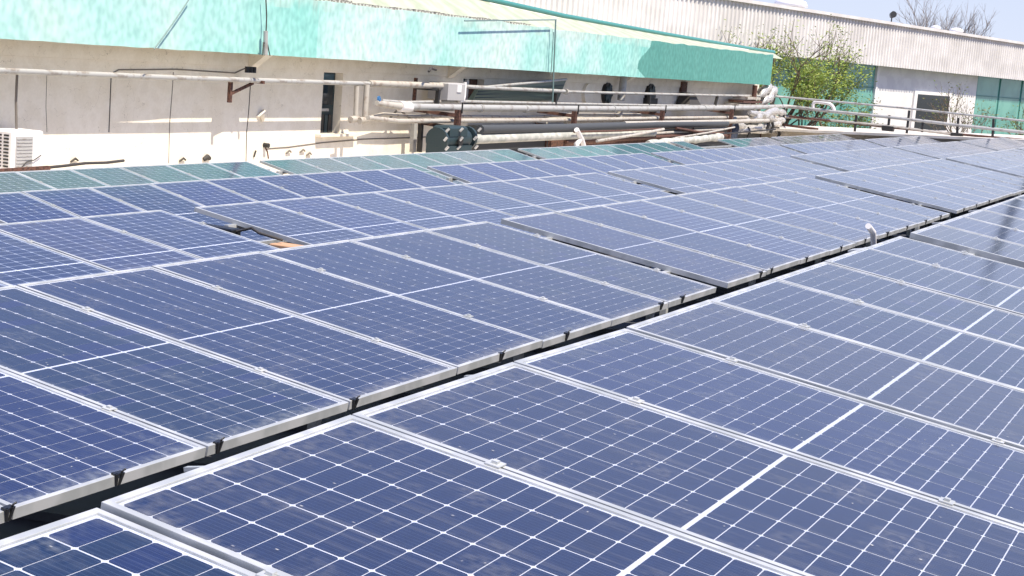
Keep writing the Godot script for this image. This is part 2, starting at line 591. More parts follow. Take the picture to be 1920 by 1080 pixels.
func workshop() -> void:
	var b := thing("workshop_building", "long cream workshop with a weathered turquoise parapet overhanging its pipe-hung wall", "building", Vector3(0, 0, 0))
	var st := begin()
	wall_with_holes(st, 2.0, 55.2, -6.0, 0.34, -16.7, -16.4, [[22.5, 23.3, -1.04, 0.30], [29.15, 30.35, -0.35, 0.30]])
	put("wall", done(st), M.plaster, b)
	st = begin()
	box(st, Vector3(2.0, 0.343, -16.7), Vector3(55.2, 0.72, -16.36))
	put("lintel_beam", done(st), M.plaster, b)
	put("end_wall", boxm(Vector3(54.9, -6, -26), Vector3(55.19, 1.5, -16.71)), M.plaster, b)
	# parapet front with a worn lower edge and a broken top
	st = begin()
	var n := noise(71, 0.35, 3)
	var step := 0.4
	var k := 0
	var us := []
	var u := 2.0
	while u < 54.35:
		us.append(u)
		u += step
		if us[-1] < 18.9 and u > 18.9:
			us.append(18.9)
			us.append(18.901)
			u = 19.3
	us.append(54.4)
	var f := func(uu: float) -> Array:
		var lo := 0.62 + 0.014 * n.get_noise_1d(uu * 4.0)
		var hi := 1.80 + 0.05 * n.get_noise_1d(uu * 3.0 + 50.0) if uu > 18.9005 else 3.1
		return [lo, hi]
	for i in us.size() - 1:
		var a: Array = f.call(us[i])
		var c: Array = f.call(us[i + 1])
		var xa: float = us[i]
		var xb: float = us[i + 1]
		if xb - xa < 0.01:
			quad(st, Vector3(xa, a[1], -15.79), Vector3(xa, a[1], -15.67), Vector3(xa, c[1], -15.67), Vector3(xa, c[1], -15.79))
			continue
		var za := -15.6 - 0.07 * smoothstep(14.0, 17.5, xa)
		var zb := -15.6 - 0.07 * smoothstep(14.0, 17.5, xb)
		var uv := func(xx: float, yy: float) -> Vector2: return Vector2((xx - 4.0) / 51.0, 1.0 - (yy - 0.58) / 2.6)
		quad(st, Vector3(xa, a[1], za), Vector3(xb, c[1], zb), Vector3(xb, c[0], zb), Vector3(xa, a[0], za), uv.call(xa, a[1]), uv.call(xb, c[1]), uv.call(xb, c[0]), uv.call(xa, a[0]))
		quad(st, Vector3(xa, a[1], za - 0.12), Vector3(xb, c[1], zb - 0.12), Vector3(xb, c[1], zb), Vector3(xa, a[1], za), uv.call(xa, a[1]), uv.call(xb, c[1]), uv.call(xb, c[1]), uv.call(xa, a[1]))
		quad(st, Vector3(xa, a[0], za), Vector3(xb, c[0], zb), Vector3(xb, c[0], zb - 0.12), Vector3(xa, a[0], za - 0.12), uv.call(xa, a[0]), uv.call(xb, c[0]), uv.call(xb, c[0]), uv.call(xa, a[0]))
		quad(st, Vector3(xb, c[1], zb - 0.12), Vector3(xa, a[1], za - 0.12), Vector3(xa, a[0], za - 0.12), Vector3(xb, c[0], zb - 0.12), uv.call(xb, c[1]), uv.call(xa, a[1]), uv.call(xa, a[0]), uv.call(xb, c[0]))
	var e: Array = f.call(54.4)
	var zf := -15.67
	quad(st, Vector3(54.4, e[1], zf), Vector3(54.4, e[1], zf - 0.12), Vector3(54.4, e[0], zf - 0.12), Vector3(54.4, e[0], zf), Vector2(0.98, 0.5), Vector2(0.99, 0.5), Vector2(0.99, 0.9), Vector2(0.98, 0.9))
	put("parapet", done(st), M.turquoise_paint, b)
	put("soffit", boxm(Vector3(2.0, 0.74, -16.7), Vector3(54.38, 0.86, -15.795)), M.plaster, b)
	# crumbling coping between the tall part and the roof slope
	st = begin()
	rng.seed = 72
	u = 19.0
	while u < 31.5:
		var l := rng.randf_range(0.15, 0.5)
		var hh := rng.randf_range(0.01, 0.06) if u < 24.0 else rng.randf_range(0.02, 0.05)
		box(st, Vector3(u, 1.74, -15.85 - rng.randf() * 0.06), Vector3(u + l * 0.96, 1.82 + hh, -15.69 - rng.randf() * 0.05))
		u += l
	put("broken_coping", done(st), M.rubble, b)
	# the pitched roof behind the parapet, its edge falling to the far end
	st = begin()
	var top := [Vector3(22.453, 2.675, -17.200), Vector3(26.676, 2.560, -17.200), Vector3(31.601, 2.408, -17.200), Vector3(36.929, 2.245, -17.200), Vector3(45.927, 2.110, -17.200), Vector3(55.707, 1.990, -17.200), Vector3(59.521, 1.972, -17.200)]
	for i in top.size() - 1:
		var a: Vector3 = top[i]
		var c: Vector3 = top[i + 1]
		var al := Vector3(a.x * 0.93 + 1.0, 1.70, -15.81)
		var cl := Vector3(c.x * 0.93 + 1.0, 1.70, -15.81)
		quad(st, a, c, cl, al)
		quad(st, Vector3(c.x, 0.9, -26), c, a, Vector3(a.x, 0.9, -26))
	put("roof_slope", done(st), M.cream_roof, b)
	# raking beams under the overhang
	for q in [14.9 + 4.7, 28.2, 40.0]:
		st = begin()
		hexa(st, [Vector3(q, 0.30, -16.36), Vector3(q + 0.25, 0.30, -16.36), Vector3(q + 0.25, 0.30, -16.359), Vector3(q, 0.30, -16.359), Vector3(q, 0.738, -15.80), Vector3(q + 0.25, 0.738, -15.80), Vector3(q + 0.25, 0.738, -16.358), Vector3(q, 0.738, -16.358)])
		put("raking_beam", done(st), M.plaster, b)
	# door in its recess: dark blue glazing above a crossbar, boarded below
	var dr := put("door", boxm(Vector3(22.502, -1.038, -16.64), Vector3(23.298, 0.298, -16.60)), M.dark_teal, b)
	put("pane", boxm(Vector3(22.58, -0.42, -16.598), Vector3(23.22, 0.10, -16.585)), M.dark_glass, dr)
	put("pane", boxm(Vector3(22.58, 0.13, -16.598), Vector3(23.22, 0.27, -16.585)), M.blue_glass, dr)
	put("crossbar", boxm(Vector3(22.51, -0.56, -16.58), Vector3(23.0, -0.50, -16.53)), M.pipe_grey, dr)
	put("post", boxm(Vector3(22.51, -1.03, -16.58), Vector3(22.56, 0.27, -16.54)), M.case_white, dr)
	for i in 4:
		put("board", boxm(Vector3(22.6 + i * 0.16, -1.03, -16.59), Vector3(22.72 + i * 0.16, -0.64, -16.57)), M.cable_dark if i % 2 else M.dark_teal, dr)
	# small window with two lights
	var wn := put("window", boxm(Vector3(29.152, -0.348, -16.62), Vector3(30.348, 0.298, -16.60)), M.dark_glass, b)
	put("pane", boxm(Vector3(29.18, 0.05, -16.598), Vector3(29.6, 0.27, -16.59)), M.blue_glass, wn)
	put("mullion", boxm(Vector3(29.62, -0.34, -16.597), Vector3(29.75, 0.29, -16.54)), M.case_white, wn)
	put("pane", boxm(Vector3(29.78, -0.3, -16.598), Vector3(30.3, 0.27, -16.59)), M.rust, wn)
	# grey ledge below the door
	put("ledge", boxm(Vector3(22.3, -1.10, -16.398), Vector3(23.9, -1.045, -16.25)), M.parapet_cream, b)
	var t := thing("roof_edge_pipe", "teal pipe along the sloping roof edge of the turquoise workshop", "pipe")
	var pts := []
	for q in top:
		pts.append(q + Vector3(0, 0.03, 0.05))
	put("pipe", tubem(pts, 0.075, 8), M.teal_metal, t)
	for i in 5:
		var s: Vector3 = pts[1 + i] + Vector3(0.4, -0.08, 0.02)
		put("bracket", barm(s, s + Vector3(0.05, -0.17, 0.1), 0.05, 0.05), M.black_iron, t)
	put("flashing", tubem([pts[2] + Vector3(0, -0.13, 0.08), pts[3] + Vector3(0, -0.13, 0.08), pts[4] + Vector3(0, -0.12, 0.06), pts[5] + Vector3(0, -0.07, 0.03)], 0.045, 6), M.case_white, t)


# ================================================================ the long hall behind
func hall(s: float, y: float, out := 0.0) -> Vector3:
	# s metres along the hall's front, out metres forward of its cladding
	return Vector3(85.998 + 0.97437 * s - 0.22495 * out, y, -(17.999 - 0.22495 * s - 0.97437 * out))


func hall_box(st: SurfaceTool, s0: float, s1: float, y0: float, y1: float, o0: float, o1: float) -> void:
	hexa(st, [hall(s0, y0, o1), hall(s1, y0, o1), hall(s1, y0, o0), hall(s0, y0, o0), hall(s0, y1, o1), hall(s1, y1, o1), hall(s1, y1, o0), hall(s0, y1, o0)])


func factory_hall() -> void:
	var b := thing("factory_hall", "long factory hall with ribbed off-white cladding above teal glazing, behind the workshop", "building")
	# ribbed sheets, each three metres wide
	var s := -48.0
	while s < 45.0:
		var st := begin()
		var pts := []
		var x := 0.0
		while x < 2.99:
			pts.append_array([Vector2(x, 0.0), Vector2(x + 0.15, 0.0), Vector2(x + 0.2, 0.08), Vector2(x + 0.325, 0.08)])
			x += 0.375
		pts.append(Vector2(3.0, 0.0))
		for i in pts.size() - 1:
			var a: Vector2 = pts[i]
			var c: Vector2 = pts[i + 1]
			quad(st, hall(s + a.x, 4.46, a.y), hall(s + c.x, 4.46, c.y), hall(s + c.x, 2.05, c.y), hall(s + a.x, 2.05, a.y))
		put("cladding_sheet", done(st), M.cladding, b)
		s += 3.0
	var st2 := begin()
	hall_box(st2, -48, 45, 4.46, 4.62, -0.4, 0.22)
	put("eaves_gutter", done(st2), M.cladding, b)
	st2 = begin()
	hall_box(st2, -48, 45, 2.06, 2.16, -0.75, -0.02)
	put("soffit", done(st2), M.teal_metal, b)
	st2 = begin()
	hexa(st2, [hall(-48, 4.4, -0.42), hall(45, 4.4, -0.42), hall(45, 4.4, -30), hall(-48, 4.4, -30), hall(-48, 4.58, -0.42), hall(45, 4.58, -0.42), hall(45, 5.4, -30), hall(-48, 5.4, -30)])
	put("roof", done(st2), M.cladding, b)
	# walls under the cladding
	st2 = begin()
	hall_box(st2, -48, 45, -6, 2.06, -1.3, -0.92)
	put("back_wall", done(st2), M.dark_teal, b)
	st2 = begin()
	hall_box(st2, 0.6, 15.6, -6, 2.06, -0.91, -0.75)
	put("white_wall", done(st2), M.white_wall, b)
	# teal panes, each in its own frame opening
	for g in [[-48.0, 0.5], [15.7, 45.0]]:
		var at: float = g[0]
		if at < 0:
			at = 0.5 - 4.1 * 11
		while at < g[1] - 0.5:
			for r in [[-6.0, -1.95], [-1.9, 0.74], [0.80, 2.05]]:
				var st := begin()
				hall_box(st, at + 0.05, minf(at + 4.05, g[1]), r[0], r[1], -0.9, -0.84)
				put("teal_pane", done(st), M.teal_glass, b)
			st2 = begin()
			hall_box(st2, at - 0.05, at + 0.05, -6, 2.05, -0.9, -0.78)
			put("mullion", done(st2), M.teal_metal, b)
			at += 4.1
		for yy in [-1.95, 0.74]:
			st2 = begin()
			hall_box(st2, maxf(g[0], -44.0), g[1], yy + 0.002, yy + 0.058, -0.9, -0.80)
			put("transom", done(st2), M.teal_metal, b)
	# corner post left of the white wall
	st2 = begin()
	hall_box(st2, 0.3, 0.58, -6, 2.05, -0.9, -0.7)
	put("corner_post", done(st2), M.case_white, b)
	# window in the white wall
	st2 = begin()
	hall_box(st2, 5.7, 11.4, -1.75, 0.78, -0.749, -0.62)
	var w := put("window", done(st2), M.case_white, b)
	for i in 1:
		st2 = begin()
		hall_box(st2, 6.15, 11.05, -1.6, 0.58, -0.618, -0.60)
		put("pane", done(st2), M.dark_glass, w)
	# roof ventilators
	for q in [[-6.8, 1.0, 0.45], [16.4, 0.5, 0.25], [13.0, 0.35, 0.2]]:
		var v := hall(q[0], 4.62, -3.0)
		var t := thing("roof_ventilator", ["white humped ventilator on the hall roof, largest of three", "white dome ventilator on the hall roof next to the gutter end", "small pale ventilator stub on the hall roof between the other two"][[-6.8, 16.4, 13.0].find(q[0])], "ventilator", v, "ventilators on the hall roof")
		put("base", disc(Vector3(0, 0.1, 0), Vector3.UP, q[1] * 0.8, 0.3, 14), M.cladding, t)
		put("cowl", tubem([Vector3(0, 0.25, 0), Vector3(0, 0.3, 0), Vector3(0, 0.3 + q[2] * 0.6, 0), Vector3(0, 0.3 + q[2], 0)], [q[1] * 0.7, q[1], q[1] * 0.85, q[1] * 0.3], 14), M.case_white, t)
	var fl := thing("floodlight", "small black floodlight standing on the hall roof edge against the sky", "floodlight", hall(-0.1, 4.62, 0.0))
	put("stem", barm(Vector3(0, 0, 0), Vector3(0, 0.25, 0), 0.06, 0.06), M.black_iron, fl)
	put("lamp_body", tubem([Vector3(-0.15, 0.45, 0.12), Vector3(0.05, 0.4, 0.0), Vector3(0.2, 0.3, -0.1)], [0.19, 0.18, 0.08], 12), M.black_plastic, fl)


# ================================================================ the array
func row_top(r: int) -> Vector2:
	# (v, y) of the high edge of a row
	return [Vector2(0, 0), Vector2(3.319, -0.297), Vector2(6.448, -0.567), Vector2(9.505, -0.811), Vector2(12.668, -1.043)][r]


func block_start(r: int, k: int) -> float:
	if r == 0:
		return [-5.25, 4.66, 14.7][k]
	if r == 1 and k < 2:
		return [-5.12, 4.69][k]
	if r == 4 and k == 1:
		return 4.897
	return -5.27 + 10.02 * k + (0.02 * (r - 2))


const ROWS := ["front row", "second row", "third row", "fourth row", "green-tinged wall-side row"]
const BLOCKS := ["nearest", "second", "third", "fourth", "fifth", "farthest"]


func panels() -> void:
	var fr := begin()
	var b := 0.020
	var parts := [[Vector3(0, -0.042, 0), Vector3(b, 0, LONG)], [Vector3(WIDE - b, -0.042, 0), Vector3(WIDE, 0, LONG)], [Vector3(b, -0.042, 0), Vector3(WIDE - b, 0, b)], [Vector3(b, -0.042, LONG - b), Vector3(WIDE - b, 0, LONG)]]
	for p in parts:
		fr.append_from(bevel_box(p[0], p[1], 0.0012), 0, Transform3D.IDENTITY)
	var frame := fr.commit()
	var sheet := flat(Vector3(b, -0.0075, b), Vector3(WIDE - b, -0.0075, LONG - b))
	var glass := flat(Vector3(b, -0.003, b), Vector3(WIDE - b, -0.003, LONG - b))
	var dust := flat(Vector3(b, -0.0015, b), Vector3(WIDE - b, -0.0015, LONG - b))
	var cell := cell_mesh()
	var clamp_st := begin()
	box(clamp_st, Vector3(-0.024, 0.001, -0.022), Vector3(0.024, 0.005, 0.022))
	box(clamp_st, Vector3(-0.009, 0.0051, -0.009), Vector3(0.009, 0.013, 0.009))
	var clamp_mesh := done(clamp_st)
	var proto := {}
	for r in 5:
		var lim: float = [22.0, 54.9, 54.9, 54.9, 54.9][r]
		var from: float = [-7.0, -4.3, -1.0, 2.3, 5.6][r]
		for k in 6:
			if r == 0 and k > 2:
				break
			for i in 9:
				var x := block_start(r, k) + i * PITCH
				if x < from or x > lim or (r == 4 and k == 4 and i > 0 and i < 4):
					continue
				var near: bool = (r == 0 and (k == 0 or (k == 1 and i < 4))) or (r == 1 and (k == 0 or (k == 1 and i < 2)))
				var label := "solar panel in the %s, %s block, %s from its near end" % [ROWS[r], BLOCKS[k], ORD[i]]
				var key := "near" if near else "far"
				var tone := rng.randi_range(0, 3)
				var o: Node3D
				if not proto.has(key):
					o = Node3D.new()
					add_child(o)
					put("frame", frame, M.aluminium, o)
					var s := put("cell_sheet", sheet, M.backsheet if near else M.sheet_0, o)
					put("cover_glass", glass, M.panel_glass, o)
					put("dust_film", dust, M.dust_0, o)
					put("mid_clamp", clamp_mesh, M.aluminium, o).position = Vector3(WIDE + 0.01, 0, 0.46)
					put("mid_clamp", clamp_mesh, M.aluminium, o).position = Vector3(WIDE + 0.01, 0, 1.5)
					if near:
						for row in 24:
							for col in 6:
								var c := put("cell", cell, M.cell_0, s)
								c.position = Vector3(b + 0.010 + 0.0821 + col * 0.1642, -0.0062, b + 0.010 + 0.0401 + row * 0.0802 + (0.012 if row >= 12 else 0.0))
					proto[key] = o
				else:
					o = proto[key].duplicate()
					add_child(o)
				o.name = numbered("solar_panel")
				if near:
					for c in o.get_node("cell_sheet").get_children():
						c.material_override = M["cell_%d" % ((tone + (1 if rng.randf() < 0.12 else 0)) % 4)]
				else:
					o.get_node("cell_sheet").material_override = M["sheet_%d" % tone]
				o.get_node("dust_film").material_override = M["dust_%d" % [0, 0, 2, 4, 4, 1, 3, 2][rng.randi_range(0, 7)]]
				tag(o, label, "solar panel", "solar panels in five rows on the roof")
				var t := row_top(r)
				var dy := rng.randf_range(-0.003, 0.003)
				var lean := 0.0
				if r == 0 and k == 0 and i < 4:
					dy = [-0.009, 0.0, 0.0126, 0.0115][i]
					lean = [0.0, 0.012, 0.0, -0.016][i]
				o.position = Vector3(x, t.y + dy, -t.x)
				o.rotation = Vector3(TILTS[r] + rng.randf_range(-0.002, 0.002), 0, lean + rng.randf_range(-0.002, 0.002))


func flat(a: Vector3, b: Vector3) -> ArrayMesh:
	var st := begin()
	quad(st, Vector3(a.x, a.y, a.z), Vector3(b.x, a.y, a.z), Vector3(b.x, a.y, b.z), Vector3(a.x, a.y, b.z))
	return done(st)


func cell_mesh() -> ArrayMesh:
	# a thin half cell with clipped corners
	var st := begin()
	var w := 0.0779
	var h := 0.0381
	var c := 0.0055
	var p := [Vector2(-w + c, -h), Vector2(w - c, -h), Vector2(w, -h + c), Vector2(w, h - c), Vector2(w - c, h), Vector2(-w + c, h), Vector2(-w, h - c), Vector2(-w, -h + c)]
	st.set_smooth_group(-1)
	for k in range(1, 7):
		for v in [p[0], p[k], p[k + 1]]:
			st.set_uv(Vector2(v.x / (2 * w) + 0.5, v.y / (2 * h) + 0.5))
			st.add_vertex(Vector3(v.x, 0.0005, v.y))
	for k in 8:
		var a: Vector2 = p[k]
		var d: Vector2 = p[(k + 1) % 8]
		quad(st, Vector3(d.x, 0.0005, d.y), Vector3(a.x, 0.0005, a.y), Vector3(a.x, -0.001, a.y), Vector3(d.x, -0.001, d.y))
	return done(st)


func on_row(r: int, x: float, along: float, lift: float) -> Vector3:
	var t := row_top(r)
	return Vector3(x, t.y - along * sin(TILTS[r]) + lift * cos(TILTS[r]), -t.x + along * cos(TILTS[r]) + lift * sin(TILTS[r]))


func racks() -> void:
	for r in 5:
		var last := 3 if r == 0 else 6
		for k in last:
			var x0 := block_start(r, k) - 0.12
			var x1 := x0 + 9 * PITCH + 0.2
			if x1 < [-7.0, -4.3, -1.0, 2.3, 5.6][r]:
				continue
			var o := thing("mounting_rack", "aluminium rack carrying the %s's %s block of panels" % [ROWS[r], BLOCKS[k]], "rack", Vector3((x0 + x1) * 0.5, roof_y(row_top(r).x), -row_top(r).x + 1.0), "racks under the solar panels")
			for s in [0.46, 1.5]:
				var a := on_row(r, x0, s, -0.062)
				var c := on_row(r, x1, s, -0.062)
				put("rail", barm(a - o.position, c - o.position, 0.045, 0.045), M.aluminium, o)
				var n := 5
				for j in n:
					var p := a.lerp(c, (j + 0.05) / (n - 0.9)) - o.position
					p.y -= 0.023
					var foot := roof_y(-(p.z + o.position.z)) - o.position.y
					put("leg", boxm(Vector3(p.x - 0.025, foot, p.z - 0.025), Vector3(p.x + 0.025, p.y, p.z + 0.025)), M.aluminium, o)
	# slim purlins that bridge the trough between the two front rows
	for q in [[-3.43, 0.02], [-1.75, 0.02], [4.30, 0.17], [7.4, 0.05], [9.35, 0.09]]:
		tag(put("cross_purlin", barm(Vector3(q[0], -0.06, 0.1), Vector3(q[0], -0.15, -0.34), q[1], 0.012), M.aluminium), "pale strut bridging the dark trough, %s from the near end" % ["first", "second", "third and broadest", "fourth", "fifth"][[-3.43, -1.75, 4.30, 7.4, 9.35].find(q[0])], "strut", "struts across the trough")


func clips() -> void:
	# black spring clips on the front edge of the second row
	var st := begin()
	box(st, Vector3(-0.045, 0.001, -0.03), Vector3(0.045, 0.012, 0.012))
	for s in [-1, 1]:
		hexa(st, [Vector3(s * 0.014 - 0.008, -0.062, 0.012), Vector3(s * 0.014 + 0.008, -0.062, 0.012), Vector3(s * 0.014 + 0.008, -0.062, 0.003), Vector3(s * 0.014 - 0.008, -0.062, 0.003), Vector3(s * 0.03 - 0.014, 0.012, 0.02), Vector3(s * 0.03 + 0.014, 0.012, 0.02), Vector3(s * 0.03 + 0.014, 0.012, 0.003), Vector3(s * 0.03 - 0.014, 0.012, 0.003)])
	var jaw := done(st)
	var wing := tubem([Vector3(0.02, 0.012, 0.0), Vector3(0.04, 0.028, 0.012), Vector3(0.052, 0.03, 0.014)], 0.006, 6)
	var xs := [Vector3(-3.026, -0.569, -1.341), Vector3(-2.476, -0.575, -1.341), Vector3(-1.873, -0.570, -1.341), Vector3(-0.843, -0.556, -1.341), Vector3(0.683, -0.568, -1.341), Vector3(1.574, -0.571, -1.341), Vector3(3.194, -0.567, -1.341), Vector3(3.631, -0.558, -1.341), Vector3(5.566, -0.558, -1.341), Vector3(5.877, -0.559, -1.341), Vector3(7.002, -0.547, -1.341), Vector3(8.297, -0.543, -1.341), Vector3(9.323, -0.537, -1.341), Vector3(10.400, -0.531, -1.341), Vector3(11.458, -0.520, -1.341), Vector3(12.577, -0.518, -1.341), Vector3(13.565, -0.514, -1.341), Vector3(15.278, -0.514, -1.341), Vector3(16.350, -0.509, -1.341), Vector3(17.521, -0.502, -1.341)]
	for i in xs.size():
		var p := on_row(1, xs[i].x, LONG, 0.0)
		var o := thing("spring_clip", "black spring clip on the second row's front edge, %s from the left" % (ORD[i] if i < 9 else ["tenth", "eleventh", "twelfth", "thirteenth", "fourteenth", "fifteenth", "sixteenth", "seventeenth", "eighteenth", "nineteenth", "twentieth"][i - 9]), "clip", p, "black clips along the trough")
		put("jaw", jaw, M.black_plastic, o)
		put("wing", wing, M.black_plastic, o)
		o.rotation = Vector3(TILT, rng.randf_range(-0.15, 0.15), 0)
		o.scale = Vector3(0.5, 0.66, 0.5)


# ================================================================ pipes
func pipes() -> void:
	var t: Node3D
	var p: Array
	# the long upper pipe that turns at the corner and runs along the parapet
	t = thing("upper_pipe", "long grey pipe hung high along the workshop wall, turning at the far corner", "pipe")
	var a := Vector3(11.481, 0.122, -15.860)
	var e1 := Vector3(55.583, 0.185, -15.860)
	p = [a, Vector3(16.625, 0.099, -15.860), Vector3(23.540, 0.115, -15.860), Vector3(27.933, 0.126, -15.860), Vector3(34.422, 0.095, -15.860)]
	put("pipe", tubem(p, 0.05, 12), M.pipe_grey, t)
	put("flange", disc(Vector3(34.539, 0.081, -15.860), Vector3.RIGHT, 0.085, 0.06, 14), M.pipe_cream, t)
	p = [Vector3(34.577, 0.082, -15.860), Vector3(39.537, 0.097, -15.860), Vector3(48.825, 0.132, -15.860)]
	p.append_array(round_corner(Vector3(48.825, 0.132, -15.860), Vector3(55.583, 0.185, -15.860), Vector3(56.000, 0.175, -13.512), 0.7))
	p.append_array([Vector3(56.000, 0.175, -13.512), Vector3(56.000, 0.162, -10.509), Vector3(56.000, 0.110, -7.821), Vector3(56.000, 0.054, -4.642)])
	put("pipe", tubem(p, 0.042, 10), M.pipe_grey, t)
	put("sleeve", tubem([Vector3(23.539, 0.119, -15.860), Vector3(27.591, 0.126, -15.860)], 0.075, 12), M.pipe_cream, t)
	# thick white pipe under it
	t = thing("thick_white_pipe", "thick white pipe at mid height on brown brackets beside the workshop", "pipe")
	p = [Vector3(24.421, -0.361, -15.500), Vector3(26.988, -0.375, -15.500), Vector3(34.157, -0.376, -15.500), Vector3(41.354, -0.352, -15.500), Vector3(50.985, -0.278, -15.500)]
	p.append_array(round_corner(Vector3(50.985, -0.278, -15.500), Vector3(56.437, -0.191, -15.500), Vector3(56.000, -0.229, -13.467), 0.6))
	p.append_array([Vector3(56.000, -0.229, -13.467), Vector3(56.000, -0.251, -10.882), Vector3(56.000, -0.313, -8.585), Vector3(56.000, -0.387, -4.586)])
	put("pipe", tubem(p, [0.085, 0.085, 0.085, 0.085, 0.085, 0.08, 0.08, 0.08, 0.075, 0.075, 0.07, 0.065, 0.065, 0.065, 0.065], 14), M.pipe_grey, t)
	for q in [Vector3(28.430, -0.382, -15.500), Vector3(31.119, -0.387, -15.500), Vector3(37.403, -0.365, -15.500), Vector3(45.938, -0.317, -15.500)]:
		put("collar", disc(q, Vector3.RIGHT, 0.105, 0.07, 14), M.pipe_grey, t)
	put("end_sleeve", tubem([Vector3(23.311, -0.283, -15.500), Vector3(23.883, -0.327, -15.500), Vector3(24.544, -0.360, -15.500)], [0.06, 0.075, 0.08], 12), M.pipe_cream, t)
	put("coupling", tubem([Vector3(24.372, -0.361, -15.500), Vector3(24.820, -0.371, -15.500)], 0.12, 12), M.white_pvc, t)
	put("valve_wheel", disc(Vector3(23.418, -0.212, -15.500), Vector3(0.3, 0.2, 1).normalized(), 0.085, 0.05, 14), M.valve_blue, t)
	# thinner line just behind
	t = thing("slim_pipe", "slim pale pipe running just above and behind the thick white pipe", "pipe")
	put("pipe", tubem([Vector3(24.157, -0.261, -15.860), Vector3(25.295, -0.289, -15.860), Vector3(27.937, -0.244, -15.860), Vector3(33.821, -0.259, -15.860), Vector3(43.080, -0.270, -15.860), Vector3(55.049, -0.229, -15.860)], 0.038, 10), M.pipe_grey, t)
	# lower pair
	t = thing("lower_cream_pipe", "cream pipe below the thick white pipe, running on round the corner", "pipe")
	p = [Vector3(22.986, -0.613, -15.500), Vector3(24.296, -0.688, -15.500), Vector3(28.483, -0.690, -15.500), Vector3(33.922, -0.693, -15.500), Vector3(40.942, -0.662, -15.500), Vector3(49.766, -0.641, -15.500)]
	p.append_array(round_corner(Vector3(49.766, -0.641, -15.500), Vector3(56.608, -0.629, -15.500), Vector3(56.000, -0.591, -13.426), 0.5))
	p.append_array([Vector3(56.000, -0.591, -13.426), Vector3(56.000, -0.599, -11.202), Vector3(56.000, -0.684, -8.540)])
	put("pipe", tubem(p, 0.055, 12), M.pipe_cream, t)
	t = thing("rear_cream_pipe", "cream pipe close to the wall behind the lower cream pipe, bent at its left end", "pipe")
	put("pipe", tubem([Vector3(24.000, -0.682, -16.100), Vector3(24.659, -0.585, -16.100), Vector3(25.717, -0.622, -16.100), Vector3(29.665, -0.652, -16.100), Vector3(32.279, -0.670, -16.100), Vector3(36.383, -0.581, -16.100), Vector3(41.285, -0.596, -16.100)], 0.045, 10), M.pipe_cream, t)
	for i in 3:
		put("band", barm([Vector3(24.924, -0.721, -16.100), Vector3(25.989, -0.711, -16.100), Vector3(27.195, -0.715, -16.100)][i], [Vector3(25.339, -0.472, -16.100), Vector3(25.496, -0.509, -16.100), Vector3(26.764, -0.571, -16.100)][i], 0.035, 0.035), M.cable_dark, t)
	# lagged pipe with an end cap
	t = thing("lagged_pipe", "fat lagged pipe with a round end cap below the cream pipes", "pipe")
	put("pipe", tubem([Vector3(27.357, -1.106, -15.100), Vector3(29.594, -1.096, -15.100), Vector3(32.871, -1.080, -15.100), Vector3(36.583, -1.076, -15.100), Vector3(39.985, -1.080, -15.100)], 0.12, 14), M.lagging, t)
	put("end_cap", disc(Vector3(27.300, -1.105, -15.100), Vector3.RIGHT, 0.16, 0.05, 16), M.foil, t)
	t = thing("ground_lagged_pipe", "lumpy grey lagged pipe lying behind the gap in the wall-side row", "pipe")
	p = []
	var rad := []
	rng.seed = 91
	for i in 22:
		p.append((Vector3(38.255, -1.357, -14.600)).lerp(Vector3(45.404, -1.236, -14.600), i / 21.0) + Vector3(0, rng.randf_range(-0.015, 0.015), 0))
		rad.append(rng.randf_range(0.10, 0.15))
	put("pipe", tubem(p, rad, 10), M.lagging, t)
	t = thing("low_pipe", "thin brown pipe low beside the lagged pipe, near the far brackets", "pipe")
	put("pipe", tubem([Vector3(34.182, -1.216, -15.100), Vector3(40.233, -1.099, -15.100), Vector3(47.355, -1.003, -15.100)], 0.05, 8), M.pipe_cream, t)
	t = thing("rusty_low_pipe", "rusty dark pipe lowest of those near the far brackets", "pipe")
	put("pipe", tubem([Vector3(33.057, -1.260, -15.100), Vector3(38.838, -1.217, -15.100), Vector3(47.163, -1.173, -15.100)], 0.06, 8), M.rust, t)
	t = thing("middle_dark_pipe", "dark lagged pipe between the cream pipe and the lagged one", "pipe")
	put("pipe", tubem([Vector3(27.723, -0.874, -15.100), Vector3(32.974, -0.874, -15.100), Vector3(40.159, -0.827, -15.100), Vector3(47.423, -0.831, -15.100)], 0.12, 10), M.duct_dark, t)
	t = thing("dark_wall_duct", "long dark sheet-metal duct along the wall behind the low pipes", "duct")
	var d0 := Vector3(29.552, -0.887, -16.100)
	var d1 := Vector3(54.948, -0.833, -16.100)
	st_duct(t, d0, d1)
	t = thing("yellowed_pipe", "yellowed pipe showing between the brackets at the far end of the wall", "pipe")
	put("pipe", tubem([Vector3(37.374, -0.779, -15.100), Vector3(41.743, -0.767, -15.100), Vector3(47.398, -0.754, -15.100), Vector3(52.650, -0.733, -15.100)], 0.075, 10), M.pipe_cream, t)
	# two upright pipes right of the door
	for i in 2:
		t = thing("upright_pipe", ["left of the two upright pale pipes right of the door", "right of the two upright pale pipes, the thicker one"][i], "pipe", Vector3.ZERO, "upright pipes by the door")
		var c: Array = [[Vector3(23.020, 0.059, -15.860), Vector3(23.066, -0.658, -15.860), 0.055], [Vector3(23.266, 0.095, -15.750), Vector3(23.274, -0.672, -15.750), 0.065]][i]
		put("pipe", tubem([c[0], c[1]], c[2], 12), M.pipe_cream, t)
		put("shoe", tubem([c[1] + Vector3(-0.22, -0.03, 0), c[1] + Vector3(0.06, 0.0, 0)], 0.075, 10), M.pipe_cream, t)
	# lower handrail runs at the far end
	t = thing("end_rail_pipe", "thin dark rail below the pipes along the far parapet", "rail")
